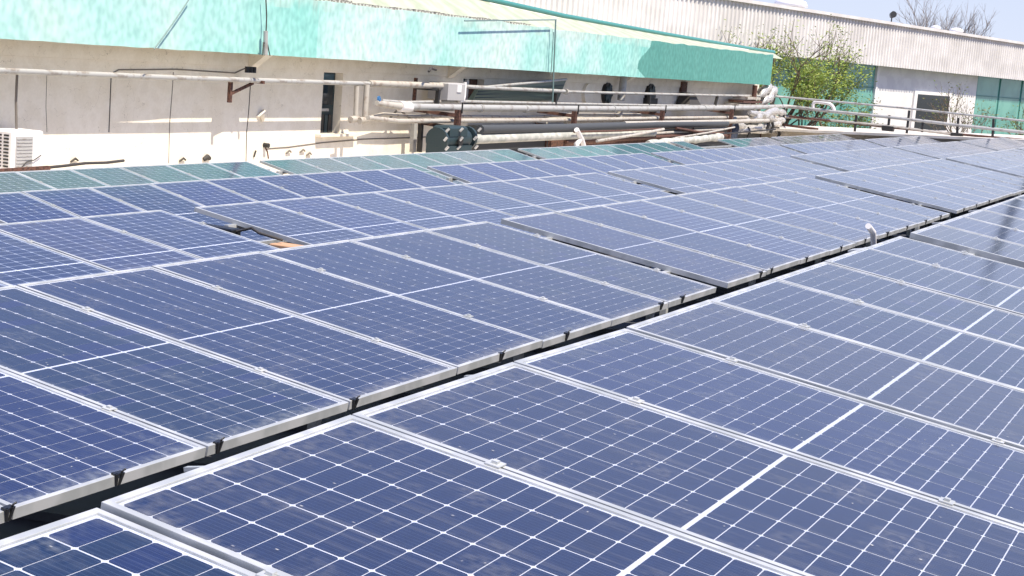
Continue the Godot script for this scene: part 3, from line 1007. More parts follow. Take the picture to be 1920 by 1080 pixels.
	put("pipe", tubem([Vector3(56.000, -0.949, -15.428), Vector3(56.000, -0.994, -13.820), Vector3(56.000, -0.999, -12.508)], 0.05, 8), M.rust, t)
	put("pipe", tubem([Vector3(56.000, -0.579, -15.200), Vector3(56.000, -0.646, -11.260), Vector3(56.000, -0.664, -8.337), Vector3(56.000, -0.627, -4.556)], 0.045, 8), M.rust, t)
	t = thing("white_rail_stub", "white pipe stub ending the thin rail by the far parapet", "pipe")
	put("pipe", tubem([Vector3(56.000, -1.004, -13.929), Vector3(56.000, -0.954, -13.166), Vector3(56.000, -1.017, -12.246)], 0.06, 10), M.white_pvc, t)
	t = thing("hoop_pipe", "white hooped pipe standing above the far pipes before the teal glazing", "pipe")
	p = [Vector3(57.000, -0.275, -14.495)]
	p.append_array(round_corner(Vector3(57.000, -0.275, -14.495), Vector3(57.000, 0.092, -14.559), Vector3(57.000, 0.057, -13.706), 0.2))
	p.append_array(round_corner(Vector3(57.000, 0.092, -14.559), Vector3(57.000, 0.059, -13.684), Vector3(57.000, -0.263, -13.625), 0.3))
	p.append(Vector3(57.000, -0.306, -13.621))
	put("pipe", tubem(p, 0.07, 10), M.white_pvc, t)
	# brown L-shaped brackets of the pipe rack
	var feet := [[Vector3(26.879, -0.388, -15.500), Vector3(26.873, -0.866, -15.500)], [Vector3(34.012, -0.407, -15.500), Vector3(33.967, -1.252, -15.500)], [Vector3(41.209, -0.369, -15.500), Vector3(41.138, -1.390, -15.500)], [Vector3(48.555, -0.308, -15.500), Vector3(48.477, -1.421, -15.500)]]
	for i in 4:
		t = thing("pipe_bracket", "rusty L-shaped bracket under the thick white pipe, %s from the left" % ORD[i], "bracket", feet[i][1] + Vector3(0, 0, 0.2), "rusty brackets of the pipe rack")
		var up: Vector3 = feet[i][0] - feet[i][1]
		put("post", barm(Vector3.ZERO, up + Vector3(0, -0.02, 0), 0.13, 0.13), M.rust, t)
		put("arm", barm(up + Vector3(0, -0.16, 0), up + Vector3(-0.5, -0.10, -0.95), 0.07, 0.09), M.rust, t)
		put("bolt", barm(up + Vector3(0, -0.10, 0.10), up + Vector3(0, 0.16, 0.10), 0.03, 0.03), M.black_iron, t)
		put("foot", boxm(Vector3(-0.09, -0.06, -0.09), Vector3(0.09, 0.0, 0.09)), M.rust, t)
	# short hangers between the upper and the middle pipes
	var hang := [[Vector3(33.875, 0.012, -15.860), Vector3(33.827, -0.289, -15.860)], [Vector3(41.360, 0.067, -15.860), Vector3(41.345, -0.245, -15.860)], [Vector3(48.400, 0.089, -15.860), Vector3(48.208, -0.282, -15.860)], [Vector3(55.847, 0.101, -15.860), Vector3(55.652, -0.204, -15.860)]]
	for i in 4:
		t = thing("pipe_hanger", "short dark strut between the upper and the middle pipes, %s from the left" % ORD[i], "strut", hang[i][1], "struts between the pipes")
		put("strut", barm(Vector3.ZERO, hang[i][0] - hang[i][1], 0.09, 0.09), M.black_iron, t)
	# dark post and frame right of the upright pipes
	t = thing("pipe_stand", "dark angle-iron stand carrying the pipes right of the door", "frame", Vector3(25.889, -1.453, -15.750))
	put("post", barm(Vector3.ZERO, Vector3(25.874, -0.654, -15.750) - Vector3(25.889, -1.453, -15.750), 0.10, 0.10), M.black_iron, t)
	put("post", barm(Vector3(26.104, 0.280, -16.100) - Vector3(25.889, -1.453, -15.750), Vector3(26.086, -0.304, -16.100) - Vector3(25.889, -1.453, -15.750), 0.07, 0.07), M.rust, t)
	put("post", barm(Vector3(26.622, 0.038, -15.750) - Vector3(25.889, -1.453, -15.750), Vector3(26.594, -0.309, -15.750) - Vector3(25.889, -1.453, -15.750), 0.09, 0.09), M.black_iron, t)
	put("arm", barm(Vector3(26.061, 0.038, -16.100) - Vector3(25.889, -1.453, -15.750), Vector3(26.622, 0.038, -15.750) - Vector3(25.889, -1.453, -15.750), 0.06, 0.06), M.black_iron, t)
	put("arm", barm(Vector3(25.783, -0.742, -15.750) - Vector3(25.889, -1.453, -15.750), Vector3(26.843, -0.853, -15.500) - Vector3(25.889, -1.453, -15.750), 0.09, 0.09), M.rust, t)
	t = thing("grey_wall_post", "pale grey post standing against the wall left of the dark frame", "post", Vector3(26.208, -1.495, -16.100))
	put("post", barm(Vector3.ZERO, Vector3(26.168, -0.686, -16.100) - Vector3(26.208, -1.495, -16.100), 0.16, 0.10), M.pipe_grey, t)
	# posts along the far parapet
	var posts := [[Vector3(56.000, -0.190, -15.467), Vector3(56.000, -1.295, -15.390)], [Vector3(56.000, -0.267, -12.462), Vector3(56.000, -1.058, -12.458)], [Vector3(56.000, -0.170, -11.146), Vector3(56.000, -0.742, -11.143)], [Vector3(56.000, 0.088, -10.396), Vector3(56.000, -0.819, -10.394)], [Vector3(56.000, -0.217, -9.816), Vector3(56.000, -0.720, -9.798)], [Vector3(56.000, -0.032, -8.475), Vector3(56.000, -0.758, -8.449)], [Vector3(56.000, 0.048, -7.148), Vector3(56.000, -0.629, -7.104)]]
	for i in 7:
		t = thing("rail_post", "dark post of the pipe run on the far parapet, %s from the left" % ORD[i], "post", posts[i][1], "posts along the far parapet")
		put("post", barm(Vector3.ZERO, posts[i][0] - posts[i][1], 0.085, 0.085), M.black_iron, t)
		if i in [2, 5]:
			put("base_block", boxm(Vector3(-0.16, -0.06, -0.22), Vector3(0.16, 0.14, 0.22)), M.black_iron, t)


func st_duct(t: Node3D, a: Vector3, b: Vector3) -> void:
	var n := 6
	for i in n:
		var x0 := lerpf(a.x, b.x, float(i) / n)
		var x1 := lerpf(a.x, b.x, float(i + 1) / n) - 0.04
		put("section", boxm(Vector3(x0, a.y - 1.1, -16.37), Vector3(x1, a.y, -16.02)), M.duct_dark, t)
		put("flange", boxm(Vector3(x1, a.y - 1.15, -16.38), Vector3(x1 + 0.04, a.y + 0.04, -15.98)), M.rust, t)


# ================================================================ machines and clutter by the wall
func equipment() -> void:
	var t: Node3D
	# dark bolted pump block
	var o := Vector3(26.393, -1.386, -15.100)
	t = thing("pump_block", "dark teal bolted pump block standing before the wall below the pipes", "pump", o)
	var c := Vector3(26.237, -1.102, -15.100) - o
	put("casing", tubem([Vector3(25.592, -1.093, -15.100) - o, Vector3(25.698, -1.095, -15.100) - o, Vector3(26.841, -1.072, -15.100) - o, Vector3(26.953, -1.074, -15.100) - o], [0.20, 0.24, 0.24, 0.20], 16), M.dark_teal, t)
	put("flange", disc(Vector3(25.539, -1.092, -15.100) - o, Vector3.RIGHT, 0.29, 0.09, 18), M.dark_teal, t)
	put("flange", disc(Vector3(27.036, -1.062, -15.100) - o, Vector3.RIGHT, 0.28, 0.09, 18), M.dark_teal, t)
	put("pedestal", boxm(c + Vector3(-0.75, -0.5, -0.26), c + Vector3(0.6, -0.12, 0.26)), M.dark_teal, t)
	put("valve_chest", bevel_box(c + Vector3(-0.55, 0.1, -0.22), c + Vector3(0.35, 0.34, 0.24), 0.05), M.dark_teal, t)
	put("hand_wheel", disc(c + Vector3(-0.1, 0.0, 0.30), Vector3(0, 0, 1), 0.12, 0.04, 14), M.black_iron, t)
	rng.seed = 93
	for i in 9:
		var q := c + Vector3(-0.85 + 1.55 * (i % 3) / 2.0 + rng.randf_range(-0.1, 0.1), 0.22 - 0.21 * int(i / 3), 0.31 - 0.05 * int(i % 2))
		put("bolt", tubem([q, q + Vector3(0.03, 0.09, 0.06)], 0.035, 6), M.foil, t)
	rng.seed = 94
	for i in 7:
		var a: Vector3 = [Vector3(33.142, -0.965, -15.100), Vector3(34.377, -1.219, -15.100), Vector3(37.871, -0.993, -15.100), Vector3(40.655, -1.207, -15.100), Vector3(41.793, -0.941, -15.100), Vector3(43.340, -1.168, -15.100), Vector3(34.080, -0.762, -15.100)][i]
		var z: Vector3 = [Vector3(40.089, -0.928, -15.100), Vector3(39.799, -0.926, -15.100), Vector3(47.311, -0.869, -15.100), Vector3(46.830, -0.904, -15.100), Vector3(47.312, -1.251, -15.100), Vector3(52.765, -1.046, -15.100), Vector3(46.762, -0.695, -15.100)][i]
		var lean := Vector3(0, 0, [0.2, 0.4, -0.2, 0.5, 0.1, 0.3, -0.5][i])
		tag(put("loose_rod", tubem([a + lean, a.lerp(z, 0.5) + lean - Vector3(0, 0.02, 0), z + lean], [0.03, 0.045, 0.035, 0.03, 0.05, 0.03, 0.06][i], 7), M[["rust", "pipe_cream", "rust", "pipe_cream", "rust", "black_iron", "pipe_cream"][i]]), "%s rod lying loosely among the low pipes, %s from the left" % [["rusty", "pale slanting", "rusty upper", "pale steep", "rusty steep", "black", "pale upper"][i], ORD[i]], "rod", "loose rods among the low pipes")
	tag(put("plank", boxm(Vector3(33.119, -1.201, -15.100) + Vector3(0, -0.25, -0.55), Vector3(47.412, -1.176, -15.100) + Vector3(0, -0.10, -0.45)), M.rust), "long rusty brown plank on edge behind the low pipes", "plank")
	# folded dark sheet-metal canopy under the parapet
	t = thing("sheet_canopy", "tilted dark green sheet canopy fixed to the wall behind the pipes", "canopy", Vector3(31.517, -0.237, -16.100))
	var k := Vector3(31.517, -0.237, -16.100)
	var st := begin()
	var q0: Array = [Vector3(29.167, -0.241, -16.100) - k, Vector3(34.572, -0.198, -16.100) - k, Vector3(34.505, 0.415, -15.860) - k, Vector3(28.970, 0.089, -15.860) - k]
	hexa(st, [q0[0], q0[1], q0[1] + Vector3(0, 0, -0.15), q0[0] + Vector3(0, 0, -0.15), q0[3], q0[2], q0[2] + Vector3(0, -0.02, -0.1), q0[3] + Vector3(0, -0.02, -0.1)])
	put("sheet", done(st), M.duct_teal, t)
	put("rolled_edge", tubem([q0[3] + Vector3(0, 0.02, 0.0), q0[2] + Vector3(0, 0.02, 0.0)], 0.035, 8), M.pipe_grey, t)
	for i in 3:
		var f := (i + 1) / 4.0
		put("seam", barm(q0[0].lerp(q0[3], f) + Vector3(0.05, 0, 0.012), q0[1].lerp(q0[2], f) + Vector3(-0.05, 0, 0.012), 0.02, 0.02), M.dark_teal, t)
	# window unit below the small window
	t = thing("window_cooler", "grey box cooler hung below the small dark window", "air cooler", Vector3(27.503, -0.208, -15.860))
	var w := Vector3(27.503, -0.208, -15.860)
	put("case", bevel_box(Vector3(-0.55, 0, -0.35), Vector3(0.35, 0.42, 0.2), 0.03), M.case_grey, t)
	put("plate", boxm(Vector3(-0.1, 0.2, 0.201), Vector3(0.12, 0.38, 0.22)), M.case_white, t)
	put("elbow", tubem([Vector3(0.5, 0.45, 0.1), Vector3(0.5, 0.1, 0.1), Vector3(0.42, 0.0, 0.12), Vector3(0.2, -0.03, 0.15)], 0.05, 8), M.white_pvc, t)
	# exhaust fans in the wall
	var fans := [[Vector3(38.866, 0.043, -16.400), 0.34], [Vector3(42.702, 0.037, -16.400), 0.38], [Vector3(37.282, 0.024, -16.400), 0.30]]
	for i in 3:
		t = thing("exhaust_fan", ["round black exhaust fan, the bare one left of the grey upright duct", "round black exhaust fan with a housing, right of the grey upright duct", "pale round blanked fan ring left of the black fans"][i], "fan", fans[i][0], "round fans in the workshop wall")
		var r: float = fans[i][1]
		put("ring", tubem([Vector3(0, 0, 0), Vector3(0, 0, 0.10)], r, 22), M.black_iron if i < 2 else M.plaster, t)
		if i < 2:
			for j in 5:
				var an := TAU * j / 5.0
				put("blade", barm(Vector3(0, 0, 0.11), Vector3(cos(an) * r * 0.85, sin(an) * r * 0.85, 0.12), 0.05, 0.16), M.dark_teal, t)
		if i == 1:
			put("housing", boxm(Vector3(-0.45, -0.62, 0.0), Vector3(0.45, -0.1, 0.18)), M.black_iron, t)
	t = thing("wall_duct", "grey upright duct running down the wall between the round fans", "duct")
	put("duct", tubem([Vector3(39.557, 0.613, -16.100), Vector3(39.471, -0.142, -16.100)], 0.12, 12), M.pipe_grey, t)
	put("duct", tubem([Vector3(39.512, -0.310, -16.100), Vector3(39.429, -0.714, -16.100)], 0.10, 12), M.pipe_cream, t)
	t = thing("vent_hood", "dark pyramid vent hood below a small opening near the far end of the wall", "vent")
	var h := Vector3(45.966, 0.024, -16.100)
	st = begin()
	hexa(st, [h + Vector3(-0.7, -0.35, 0.3), h + Vector3(0.7, -0.35, 0.3), h + Vector3(0.7, -0.35, -0.25), h + Vector3(-0.7, -0.35, -0.25), h + Vector3(-0.25, 0.15, 0.1), h + Vector3(0.25, 0.15, 0.1), h + Vector3(0.25, 0.15, -0.25), h + Vector3(-0.25, 0.15, -0.25)])
	put("hood", done(st), M.cable_dark, t)
	put("opening", boxm(h + Vector3(-0.28, 0.16, -0.28), h + Vector3(0.28, 0.52, -0.2)), M.rust, t)
	# end post of the workshop and boxes piled near it
	t = thing("corner_downpipe", "dark downpipe at the far corner of the workshop wall", "pipe")
	put("pipe", tubem([Vector3(52.620, 0.577, -15.750), Vector3(52.630, -0.252, -15.750)], 0.10, 10), M.rust, t)
	# wrapped fittings at the corner of the pipe rack
	rng.seed = 95
	t = thing("wrapped_pipe_joint", "tangle of foil-wrapped pipe joints at the corner of the pipe rack", "pipe joint", Vector3(52.418, -1.371, -15.500))
	o = Vector3(52.418, -1.371, -15.500)
	var lines := [[Vector3(49.492, -0.799, -15.500), Vector3(51.262, -1.071, -15.500), Vector3(54.121, -1.030, -15.500), Vector3(55.755, -0.889, -15.500)], [Vector3(49.810, -1.160, -15.500), Vector3(51.975, -1.118, -15.500), Vector3(54.945, -1.208, -15.500), Vector3(56.307, -1.089, -15.500)], [Vector3(51.193, -0.481, -15.500), Vector3(53.193, -0.520, -15.500), Vector3(55.020, -0.391, -15.500), Vector3(56.557, -0.497, -15.500)], [Vector3(51.004, -0.724, -15.500), Vector3(52.500, -0.604, -15.500), Vector3(54.446, -0.691, -15.500), Vector3(56.347, -0.782, -15.500)]]
	for l in lines:
		var pts := []
		var rad := []
		for i in l.size() - 1:
			for j in 5:
				pts.append(l[i].lerp(l[i + 1], j / 5.0) - o + Vector3(rng.randf_range(-0.06, 0.06), rng.randf_range(-0.04, 0.04), rng.randf_range(-0.15, 0.15)))
				rad.append(rng.randf_range(0.09, 0.17))
		put("wrapped_pipe", tubem(pts, rad, 9), M.foil, t)
	for i in 4:
		var q: Vector3 = [Vector3(53.479, -0.899, -15.500), Vector3(54.105, -0.987, -15.500), Vector3(50.982, -1.252, -15.500), Vector3(55.132, -1.296, -15.500)][i] - o
		put("strap", tubem([q + Vector3(0, 0.25, 0.12), q + Vector3(0.05, 0.0, 0.2), q + Vector3(0.02, -0.28, 0.12)], 0.06, 6), M.black_iron, t)
	t = thing("hanging_cloth", "dark blue cloth draped over the bracket at the far end of the pipe rack", "cloth", Vector3(49.170, -1.391, -15.500))
	o = Vector3(49.170, -1.391, -15.500)
	st = begin()
	for i in 6:
		var x := -0.28 + i * 0.1
		tube(st, [Vector3(x * 0.4, 0.78, 0.12), Vector3(x * 0.8, 0.4, 0.17 + 0.06 * (i % 2)), Vector3(x * 1.1, 0.0, 0.14 + 0.05 * ((i + 1) % 2))], [0.05, 0.075, 0.085], 8)
	put("cloth", done(st), M.navy_cloth, t)
	# stacked sheets and board near the corner
	t = thing("stacked_boards", "stack of cream boards lying on the pipes near the far corner", "boards", Vector3(51.801, -0.266, -15.860))
	o = Vector3(51.801, -0.266, -15.860)
	for i in 3:
		put("board", boxm(Vector3(-1.6 + i * 0.5, 0.02 + i * 0.14, -0.3), Vector3(1.7 - i * 0.3, 0.11 + i * 0.14, 0.3)), [M.pipe_cream, M.rust, M.pipe_cream][i], t)
	t = thing("white_sacks", "white crumpled sacks piled at the far corner of the workshop", "sacks", Vector3(54.723, -0.166, -15.860))
	o = Vector3(54.723, -0.166, -15.860)
	for i in 5:
		var q: Vector3 = [Vector3(53.973, 0.253, -15.860), Vector3(54.578, 0.430, -15.860), Vector3(55.381, 0.313, -15.860), Vector3(54.945, 0.050, -15.860), Vector3(54.377, -0.041, -15.860)][i] - o
		put("sack", tubem([q + Vector3(-0.3, -0.12, 0), q + Vector3(-0.15, 0.02, 0.05), q + Vector3(0.1, 0.08, 0), q + Vector3(0.3, -0.1, 0.05)], [0.05, 0.17, 0.2, 0.06], 10), M.foil, t)
	t = thing("dark_box", "dark open box behind the missing panels of the wall-side row", "box", Vector3(43.110, -1.581, -14.600))
	put("box", boxm(Vector3(-2.0, -0.6, -0.3), Vector3(1.6, 0.05, 0.0)), M.dark_teal, t)
	# white plastic elbows sticking up from the array
	t = thing("plastic_elbow", "white plastic pipe elbow sticking up in the trough before the second row", "pipe")
	put("pipe", tubem([Vector3(5.1, -0.45, -0.28), Vector3(4.616, -0.106, -0.250), Vector3(4.558, -0.027, -0.250), Vector3(4.373, 0.032, -0.250)], 0.022, 12), M.white_pvc, t)
	t = thing("plastic_stub", "white plastic pipe stub leaning behind the wall-side row", "pipe")
	put("pipe", tubem([Vector3(33.331, -1.467, -14.600), Vector3(33.033, -1.151, -14.600), Vector3(32.597, -0.868, -14.600)], 0.07, 10), M.white_pvc, t)
	put("branch", tubem([Vector3(32.802, -1.456, -14.600), Vector3(32.685, -1.263, -14.600), Vector3(32.920, -1.150, -14.600)], 0.055, 10), M.white_pvc, t)
	# clutter seen through the first strip gap of the third row
	t = thing("junction_block", "dark junction box with cables in the gap of the third row", "junction box", on_row(2, 4.52, 0.42, -0.03))
	put("box", bevel_box(Vector3(-0.07, -0.1, -0.22), Vector3(0.07, -0.02, 0.22), 0.01), M.black_plastic, t)
	put("cable", tubem([Vector3(0, -0.05, 0.2), Vector3(0.05, 0.0, 0.35), Vector3(-0.05, -0.02, 0.5), Vector3(0.02, -0.06, 0.7)], 0.012, 6), M.cable_dark, t)
	t = thing("brick_block", "orange brick lying in the low end of the gap in the third row", "brick", on_row(2, 4.53, 1.22, -0.035))
	put("brick", bevel_box(Vector3(-0.09, -0.07, -0.16), Vector3(0.09, 0.03, 0.16), 0.008), M.brick_red, t)
	for q in [[1, 1], [2, 1], [3, 1], [1, 2], [2, 2], [3, 2], [4, 2], [0, 1]]:
		var gx := block_start(q[0], q[1]) - 0.22
		var lbl := "grey cable looped across the gap before the %s's %s block" % [ROWS[q[0]], BLOCKS[q[1]]]
		t = thing("gap_cable", lbl, "cable", on_row(q[0], gx, 1.0, -0.1), "cables in the gaps between blocks")
		rng.seed = 300 + q[0] * 10 + q[1]
		var pts := []
		for j in 12:
			pts.append(Vector3(rng.randf_range(-0.13, 0.13), rng.randf_range(-0.12, 0.02) - (j - 6) * 0.021, (j - 6) * 0.15))
		put("cable", tubem(pts, 0.014, 6), M.cable_grey, t)
		put("splice_box", boxm(Vector3(-0.05, -0.06, 0.4), Vector3(0.05, 0.0, 0.52)), M.case_white if q[1] == 1 else M.black_plastic, t)


# ================================================================ small things on the wall
func wall_things() -> void:
	var t: Node3D
	# condenser at the left edge
	var o := Vector3(13.062, -1.468, -15.750)
	t = thing("air_conditioner", "white outdoor air conditioner unit standing at the foot of the wall", "air conditioner", o)
	var top: float = (Vector3(12.563, -0.832, -15.750)).y - o.y
	var wd: float = o.x - (Vector3(12.345, -1.291, -15.750)).x
	put("case", bevel_box(Vector3(-wd, 0, -0.5), Vector3(0, top, 0.0), 0.02), M.case_white, t)
	put("front_panel", boxm(Vector3(-wd * 0.86, 0.03, 0.001), Vector3(-wd * 0.33, top * 0.86, 0.012)), M.case_grey, t)
	for i in 9:
		put("slat", boxm(Vector3(-wd * 0.84, 0.06 + i * top * 0.087, 0.0125), Vector3(-wd * 0.35, 0.075 + i * top * 0.087, 0.022)), M.pipe_grey, t)
	for i in 10:
		for j in 3:
			put("louvre", boxm(Vector3(-wd - 0.012, 0.05 + i * top * 0.087, -0.45 + j * 0.15), Vector3(-wd - 0.001, 0.05 + i * top * 0.087 + 0.028, -0.35 + j * 0.15)), M.black_plastic, t)
	put("feed_cable", tubem([Vector3(-wd * 0.75, 0.02, 0.03), Vector3(-wd * 0.55, top * 0.22, 0.035), Vector3(-wd * 0.3, top * 0.26, 0.03), Vector3(-wd * 0.08, top * 0.38, 0.03)], 0.009, 6), M.cable_dark, t)
	# vertical cables and conduits
	var cb := [["conduit", [Vector3(12.800, 0.051, -16.100), Vector3(12.796, -0.381, -16.100), Vector3(12.830, -0.833, -16.100)], 0.022, "cable_grey", "grey conduit dropping from the upper pipe to the air conditioner", "conduit"],
		["wall_cable", [Vector3(15.533, 0.137, -16.400), Vector3(15.467, 0.041, -16.400), Vector3(15.472, -0.482, -16.400), Vector3(15.473, -0.940, -16.400)], 0.012, "cable_dark", "dark cable down the wall, first to the right of the air conditioner", "cable"],
		["wall_cable", [Vector3(17.239, 0.179, -16.400), Vector3(17.226, -0.272, -16.400), Vector3(17.200, -0.776, -16.400), Vector3(17.228, -1.546, -16.400)], 0.010, "cable_grey", "thin grey cable down the wall midway between conditioner and bracket", "cable"],
		["wall_cable", [Vector3(19.760, 0.079, -16.400), Vector3(19.748, -0.570, -16.400), Vector3(19.715, -1.005, -16.400), Vector3(19.752, -1.584, -16.400)], 0.012, "cable_dark", "dark cable down the wall just right of the iron bracket", "cable"],
		["wall_cable", [Vector3(13.823, 0.141, -16.400), Vector3(13.831, -0.489, -16.400), Vector3(13.880, -0.924, -16.400)], 0.006, "cable_grey", "hairline grey cable down the wall above the conditioner's right side", "cable"],
		["wall_cable", [Vector3(15.533, 0.128, -16.400), Vector3(15.661, 0.179, -16.400), Vector3(17.315, 0.231, -16.400), Vector3(19.197, 0.206, -16.400), Vector3(19.588, 0.322, -16.400)], 0.014, "cable_grey", "grey cable strung along the wall above the upper pipe", "cable"],
		["wall_cable", [Vector3(19.824, 0.382, -16.400), Vector3(21.084, 0.373, -16.400), Vector3(22.244, 0.370, -16.400)], 0.016, "cable_dark", "dark cable fixed under the lintel left of the door", "cable"],
		["wall_cable", [Vector3(20.471, -1.335, -16.400), Vector3(21.265, -1.317, -16.400), Vector3(22.517, -1.246, -16.400), Vector3(24.329, -1.189, -16.400), Vector3(26.860, -1.185, -16.400), Vector3(28.245, -1.163, -16.400)], 0.016, "cable_grey", "sagging grey cable along the wall below the door", "cable"],
		["wall_cable", [Vector3(20.410, -1.301, -16.400), Vector3(20.496, -1.392, -16.400), Vector3(20.550, -1.538, -16.400)], 0.02, "rust", "short rusty pipe end at the start of the sagging cable", "pipe"]]
	for c in cb:
		tag(put(c[0], tubem(c[1], c[2], 6), M[c[3]]), c[4], c[5], "cables on the workshop wall")
	t = thing("hose_bib", "dark hose fitting on the sunlit wall left of the sagging cable", "fitting", Vector3(20.366, -1.256, -16.400))
	put("body", tubem([Vector3(0, 0, 0), Vector3(0, 0.0, 0.12)], 0.05, 10), M.black_iron, t)
	# holes and knocks in the plaster near the wall foot
	var knocks := [Vector3(14.562, -1.444, -16.400), Vector3(17.617, -1.516, -16.400), Vector3(18.377, -1.505, -16.400), Vector3(20.001, -1.436, -16.400), Vector3(21.258, -1.442, -16.400), Vector3(21.793, -1.431, -16.400), Vector3(22.054, -1.506, -16.400)]
	for i in 7:
		t = thing("wall_stub", "small dark pipe stub at the foot of the sunlit wall, %s from the left" % ORD[i], "stub", knocks[i], "stubs at the foot of the wall")
		put("stub", tubem([Vector3(-0.08, 0, 0.02), Vector3(0, 0.06, 0.05), Vector3(0.09, 0.02, 0.03)] if i != 3 else [Vector3(0, -0.06, 0.02), Vector3(0.03, 0.08, 0.04)], 0.018 if i != 2 else 0.045, 7), M.cable_grey if i > 3 else M.cable_dark, t)
	# iron bracket with a brace
	o = Vector3(19.296, 0.073, -16.100)
	t = thing("iron_bracket", "brown triangular iron bracket under the upper pipe left of the door", "bracket", o)
	put("arm", barm(Vector3(0, 0, -0.28), Vector3(0, 0, 0.35), 0.05, 0.06), M.rust, t)
	put("arm", barm(Vector3(-0.85, 0.01, 0.15), Vector3(0.03, 0.0, 0.15), 0.05, 0.05), M.rust, t)
	put("post", barm(Vector3(-0.85, 0.03, 0.15), Vector3(-0.85, -0.42, 0.15), 0.07, 0.07), M.rust, t)
	put("brace", barm(Vector3(-0.82, -0.25, 0.15), Vector3(-0.1, -0.03, 0.15), 0.05, 0.05), M.rust, t)
	t = thing("insulator_bunch", "bunch of black insulators under the raking beam above the iron bracket", "insulator", Vector3(19.164, 0.302, -16.100))
	for i in 3:
		put("insulator", tubem([Vector3(-0.12 + i * 0.12, 0.06, 0.1), Vector3(-0.12 + i * 0.12, -0.06, 0.1)], 0.045, 8), M.black_iron, t)
	# downpipe on the parapet
	t = thing("parapet_downpipe", "grey downpipe with a cable on the crack in the turquoise parapet", "pipe")
	put("pipe", tubem([Vector3(18.984, 0.622, -15.540), Vector3(18.938, 1.085, -15.540)], 0.045, 10), M.pipe_grey, t)
	put("cable", tubem([Vector3(18.956, 1.086, -15.540), Vector3(18.945, 1.374, -15.540), Vector3(18.866, 1.800, -15.540)], 0.014, 6), M.cable_dark, t)
	put("cable", tubem([Vector3(19.132, 0.616, -15.540), Vector3(19.037, 0.821, -15.540), Vector3(18.888, 0.856, -15.540), Vector3(18.877, 0.608, -15.540)], 0.012, 6), M.cable_dark, t)
	# cable slanting over the parapet
	tag(put("slanting_cable", tubem(sag(Vector3(16.555, 1.622, -15.540), Vector3(15.553, 0.607, -15.540), 0.02), 0.012, 6), M.mast_grey), "thin dark cable slanting across the turquoise parapet", "cable")
	# slender mast with an arm before the parapet
	o = Vector3(32.859, -0.204, -15.500)
	t = thing("slender_mast", "slender grey mast with a level arm standing before the turquoise parapet", "mast", o)
	put("pole", tubem([Vector3.ZERO, Vector3(32.608, 2.028, -15.500) - o], 0.022, 8), M.mast_grey, t)
	put("stay", tubem([Vector3(32.594, 0.552, -15.500) - o, Vector3(32.532, 1.707, -15.500) - o], 0.014, 6), M.mast_grey, t)
	put("arm", tubem([Vector3(32.640, 2.044, -15.500) - o, Vector3(29.868, 1.881, -15.500) - o, Vector3(27.230, 1.726, -15.500) - o], 0.016, 8), M.mast_grey, t)
	t = thing("wall_lamp_stub", "black bent fitting under the turquoise parapet left of the small window", "fitting", Vector3(25.998, 0.543, -15.600))
	put("fitting", tubem([Vector3(-0.2, -0.08, 0.0), Vector3(0.0, 0.0, -0.05), Vector3(0.25, -0.03, -0.05)], 0.03, 7), M.cable_dark, t)
	t = thing("peeling_patch", "knob of torn plaster on the wall right of the dark cable", "plaster", Vector3(20.173, -0.668, -16.400))
	put("plaster", tubem([Vector3(-0.12, 0.0, 0.0), Vector3(0, 0.08, 0.05), Vector3(0.06, -0.1, 0.04)], [0.03, 0.06, 0.02], 7), M.plaster, t)
	# brown kerb angle behind the wall-side row
	tag(put("edge_angle", barm(Vector3(10.261, -1.313, -14.600), Vector3(11.949, -1.287, -14.600), 0.06, 0.07), M.rust), "rusty angle iron along the roof edge behind the wall-side row", "angle iron")
	t = thing("edge_cable", "black cable lying along the rusty angle iron behind the wall-side row", "cable")
	put("cable", tubem([Vector3(11.808, -1.283, -14.600), Vector3(12.284, -1.264, -14.600), Vector3(12.778, -1.236, -14.600), Vector3(13.291, -1.241, -14.600), Vector3(13.714, -1.218, -14.600)], 0.025, 6), M.cable_dark, t)


# ================================================================ trees
func limb(st: SurfaceTool, a: Vector3, d: Vector3, len_: float, r: float, depth: int, tips: Array, spread := 0.55) -> void:
	var pts := [a]
	var rad := [r]
	var p := a
	var dir := d
	for i in 4:
		dir = (dir + Vector3(rng.randf_range(-1, 1), rng.randf_range(-0.3, 0.7), rng.randf_range(-1, 1)) * 0.16).normalized()
		p += dir * len_ / 4.0
		pts.append(p)
		rad.append(r * (1.0 - 0.12 * (i + 1)))
	tube(st, pts, rad, 6 if depth > 1 else 4)
	tips.append([p, dir, depth])
	if depth <= 0:
		return
	var n := 3 if depth > 1 else 4
	for i in n:
		var from: Vector3 = pts[2 + rng.randi_range(0, 2)]
		var nd := (dir + Vector3(rng.randf_range(-1, 1), rng.randf_range(-0.25, 0.8), rng.randf_range(-1, 1)) * spread * 1.5).normalized()
		limb(st, from, nd, len_ * rng.randf_range(0.55, 0.8), r * 0.55, depth - 1, tips, spread)


func leaf(st: SurfaceTool, p: Vector3, s: float, c: Color) -> void:
	var a := Vector3(rng.randf_range(-1, 1), rng.randf_range(-0.6, 0.6), rng.randf_range(-1, 1)).normalized()
	var b := a.cross(Vector3(rng.randf_range(-1, 1), rng.randf_range(-1, 1), rng.randf_range(-1, 1))).normalized()
	st.set_smooth_group(-1)
	for v in [p - a * s, p + b * s * 0.35, p + a * s, p - a * s, p + a * s, p - b * s * 0.35]:
		st.set_color(c)
		st.add_vertex(v)


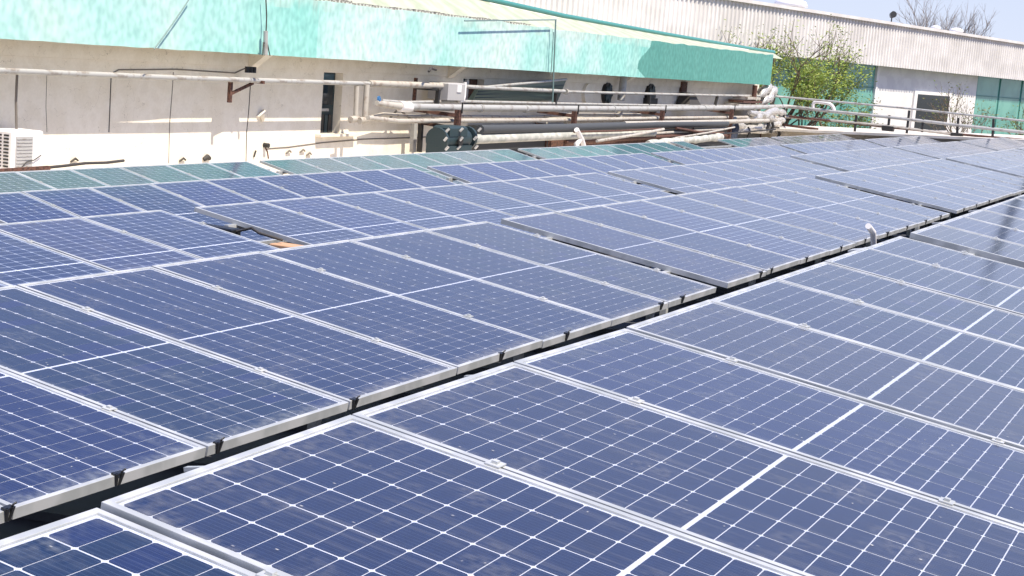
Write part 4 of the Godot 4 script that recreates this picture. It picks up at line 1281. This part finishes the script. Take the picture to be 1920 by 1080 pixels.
func trees() -> void:
	rng.seed = 201
	# the yellow-green tree at the workshop's far corner
	var base := Vector3(68.0, -6, -19.1)
	var t := thing("leafy_tree", "yellow-green tree with sparse upper twigs beyond the workshop's far corner", "tree", base)
	var st := begin()
	var tips := []
	tube(st, [Vector3(0, 0, 0), Vector3(0.1, 2.0, 0.05), Vector3(0.0, 4.0, 0)], [0.24, 0.19, 0.16], 9)
	for i in 9:
		var an := TAU * i / 9.0
		var out := 0.55 if i % 3 == 0 else 1.05
		limb(st, Vector3(0, 3.0 + 0.16 * i, 0), Vector3(cos(an) * out, 0.75, sin(an) * out).normalized(), 2.9 if i % 3 else 3.1, 0.09, 3, tips)
	put("trunk", done(st), M.bark, t)
	st = begin()
	for q in tips:
		if q[2] > 1:
			continue
		var p: Vector3 = q[0]
		var low := smoothstep(8.6, 6.9, p.y)
		var count := int(lerpf(6.0, 62.0, low))
		var tone := rng.randf()
		for j in count:
			var off := Vector3(rng.randfn(0, 0.27), rng.randfn(0, 0.17), rng.randfn(0, 0.27))
			var c := Color(0.27, 0.40, 0.06).lerp(Color(0.10, 0.18, 0.035), tone).lerp(Color(0.38, 0.36, 0.06), 0.5 * rng.randf())
			leaf(st, p + off, rng.randf_range(0.045, 0.10), c)
	put("crown", done(st), M.leaf, t)
	# low shrubs before the glazing
	for s in 3:
		rng.seed = 220 + s
		var at: Vector3 = [Vector3(72.5, -6, -17.2), Vector3(88.0, -6, -13.7), Vector3(97, -6, -10.5)][s]
		t = thing("shrub_tree", ["olive bushy young tree before the teal glazing, right of the yellow-green tree", "bare brownish young tree before the white wall, right of its window", "sparse dark young tree before the glazing right of the white wall"][s], "tree", at, "young trees before the hall")
		st = begin()
		tips = []
		tube(st, [Vector3.ZERO, Vector3(0.05, 1.6, 0), Vector3(0, 3.0, 0)], [0.12, 0.10, 0.08], 7)
		for i in 5:
			var an := TAU * i / 5.0 + s
			limb(st, Vector3(0, 2.0 + 0.25 * i, 0), Vector3(cos(an) * 0.6, 0.9, sin(an) * 0.6).normalized(), 2.1, 0.06, 3 if s == 1 else 2, tips, 0.5)
		put("trunk", done(st), M.bark, t)
		st = begin()
		for q in tips:
			if q[2] > 1:
				continue
			for j in [26, 2, 8][s]:
				leaf(st, q[0] + Vector3(rng.randfn(0, 0.25), rng.randfn(0, 0.2), rng.randfn(0, 0.25)), rng.randf_range(0.05, 0.11), Color(0.17, 0.25, 0.05).lerp(Color(0.17, 0.11, 0.05), rng.randf() * [0.5, 1.0, 0.4][s]))
		put("crown", done(st), M.leaf, t)
	# bare trees far behind the hall
	for s in 2:
		rng.seed = 240 + s
		var at: Vector3 = [Vector3(150, -6, -26.5), Vector3(152, -6, -15.5)][s]
		t = thing("bare_tree", ["bare leafless tree rising behind the hall roof", "small bare treetop behind the hall roof, right of the larger bare tree"][s], "tree", at, "bare trees behind the hall")
		st = begin()
		tips = []
		tube(st, [Vector3.ZERO, Vector3(0.2, 4, 0), Vector3(0, 7.2, 0)], [0.4, 0.34, 0.28], 8)
		for i in 8:
			var an := TAU * i / 8.0
			limb(st, Vector3(0, 6.0 + 0.2 * i, 0), Vector3(cos(an) * 0.7, 0.8, sin(an) * 0.7).normalized(), 3.9 if s == 0 else 2.3, 0.13, 4, tips, 0.42)
		put("trunk", done(st), M.bark_pale, t)
	# tall dark flue beyond the right edge; the panels mirror it
	t = thing("steel_flue", "tall dark steel flue whose dim reflection streaks the panels at the right", "flue", Vector3(68, -6, -6.2))
	put("flue", tubem([Vector3.ZERO, Vector3(0, 8, 0), Vector3(0, 15, 0)], [0.24, 0.22, 0.2], 16), M.dark_teal, t)
	put("cap", disc(Vector3(0, 15.1, 0), Vector3.UP, 0.32, 0.15, 16), M.black_iron, t)
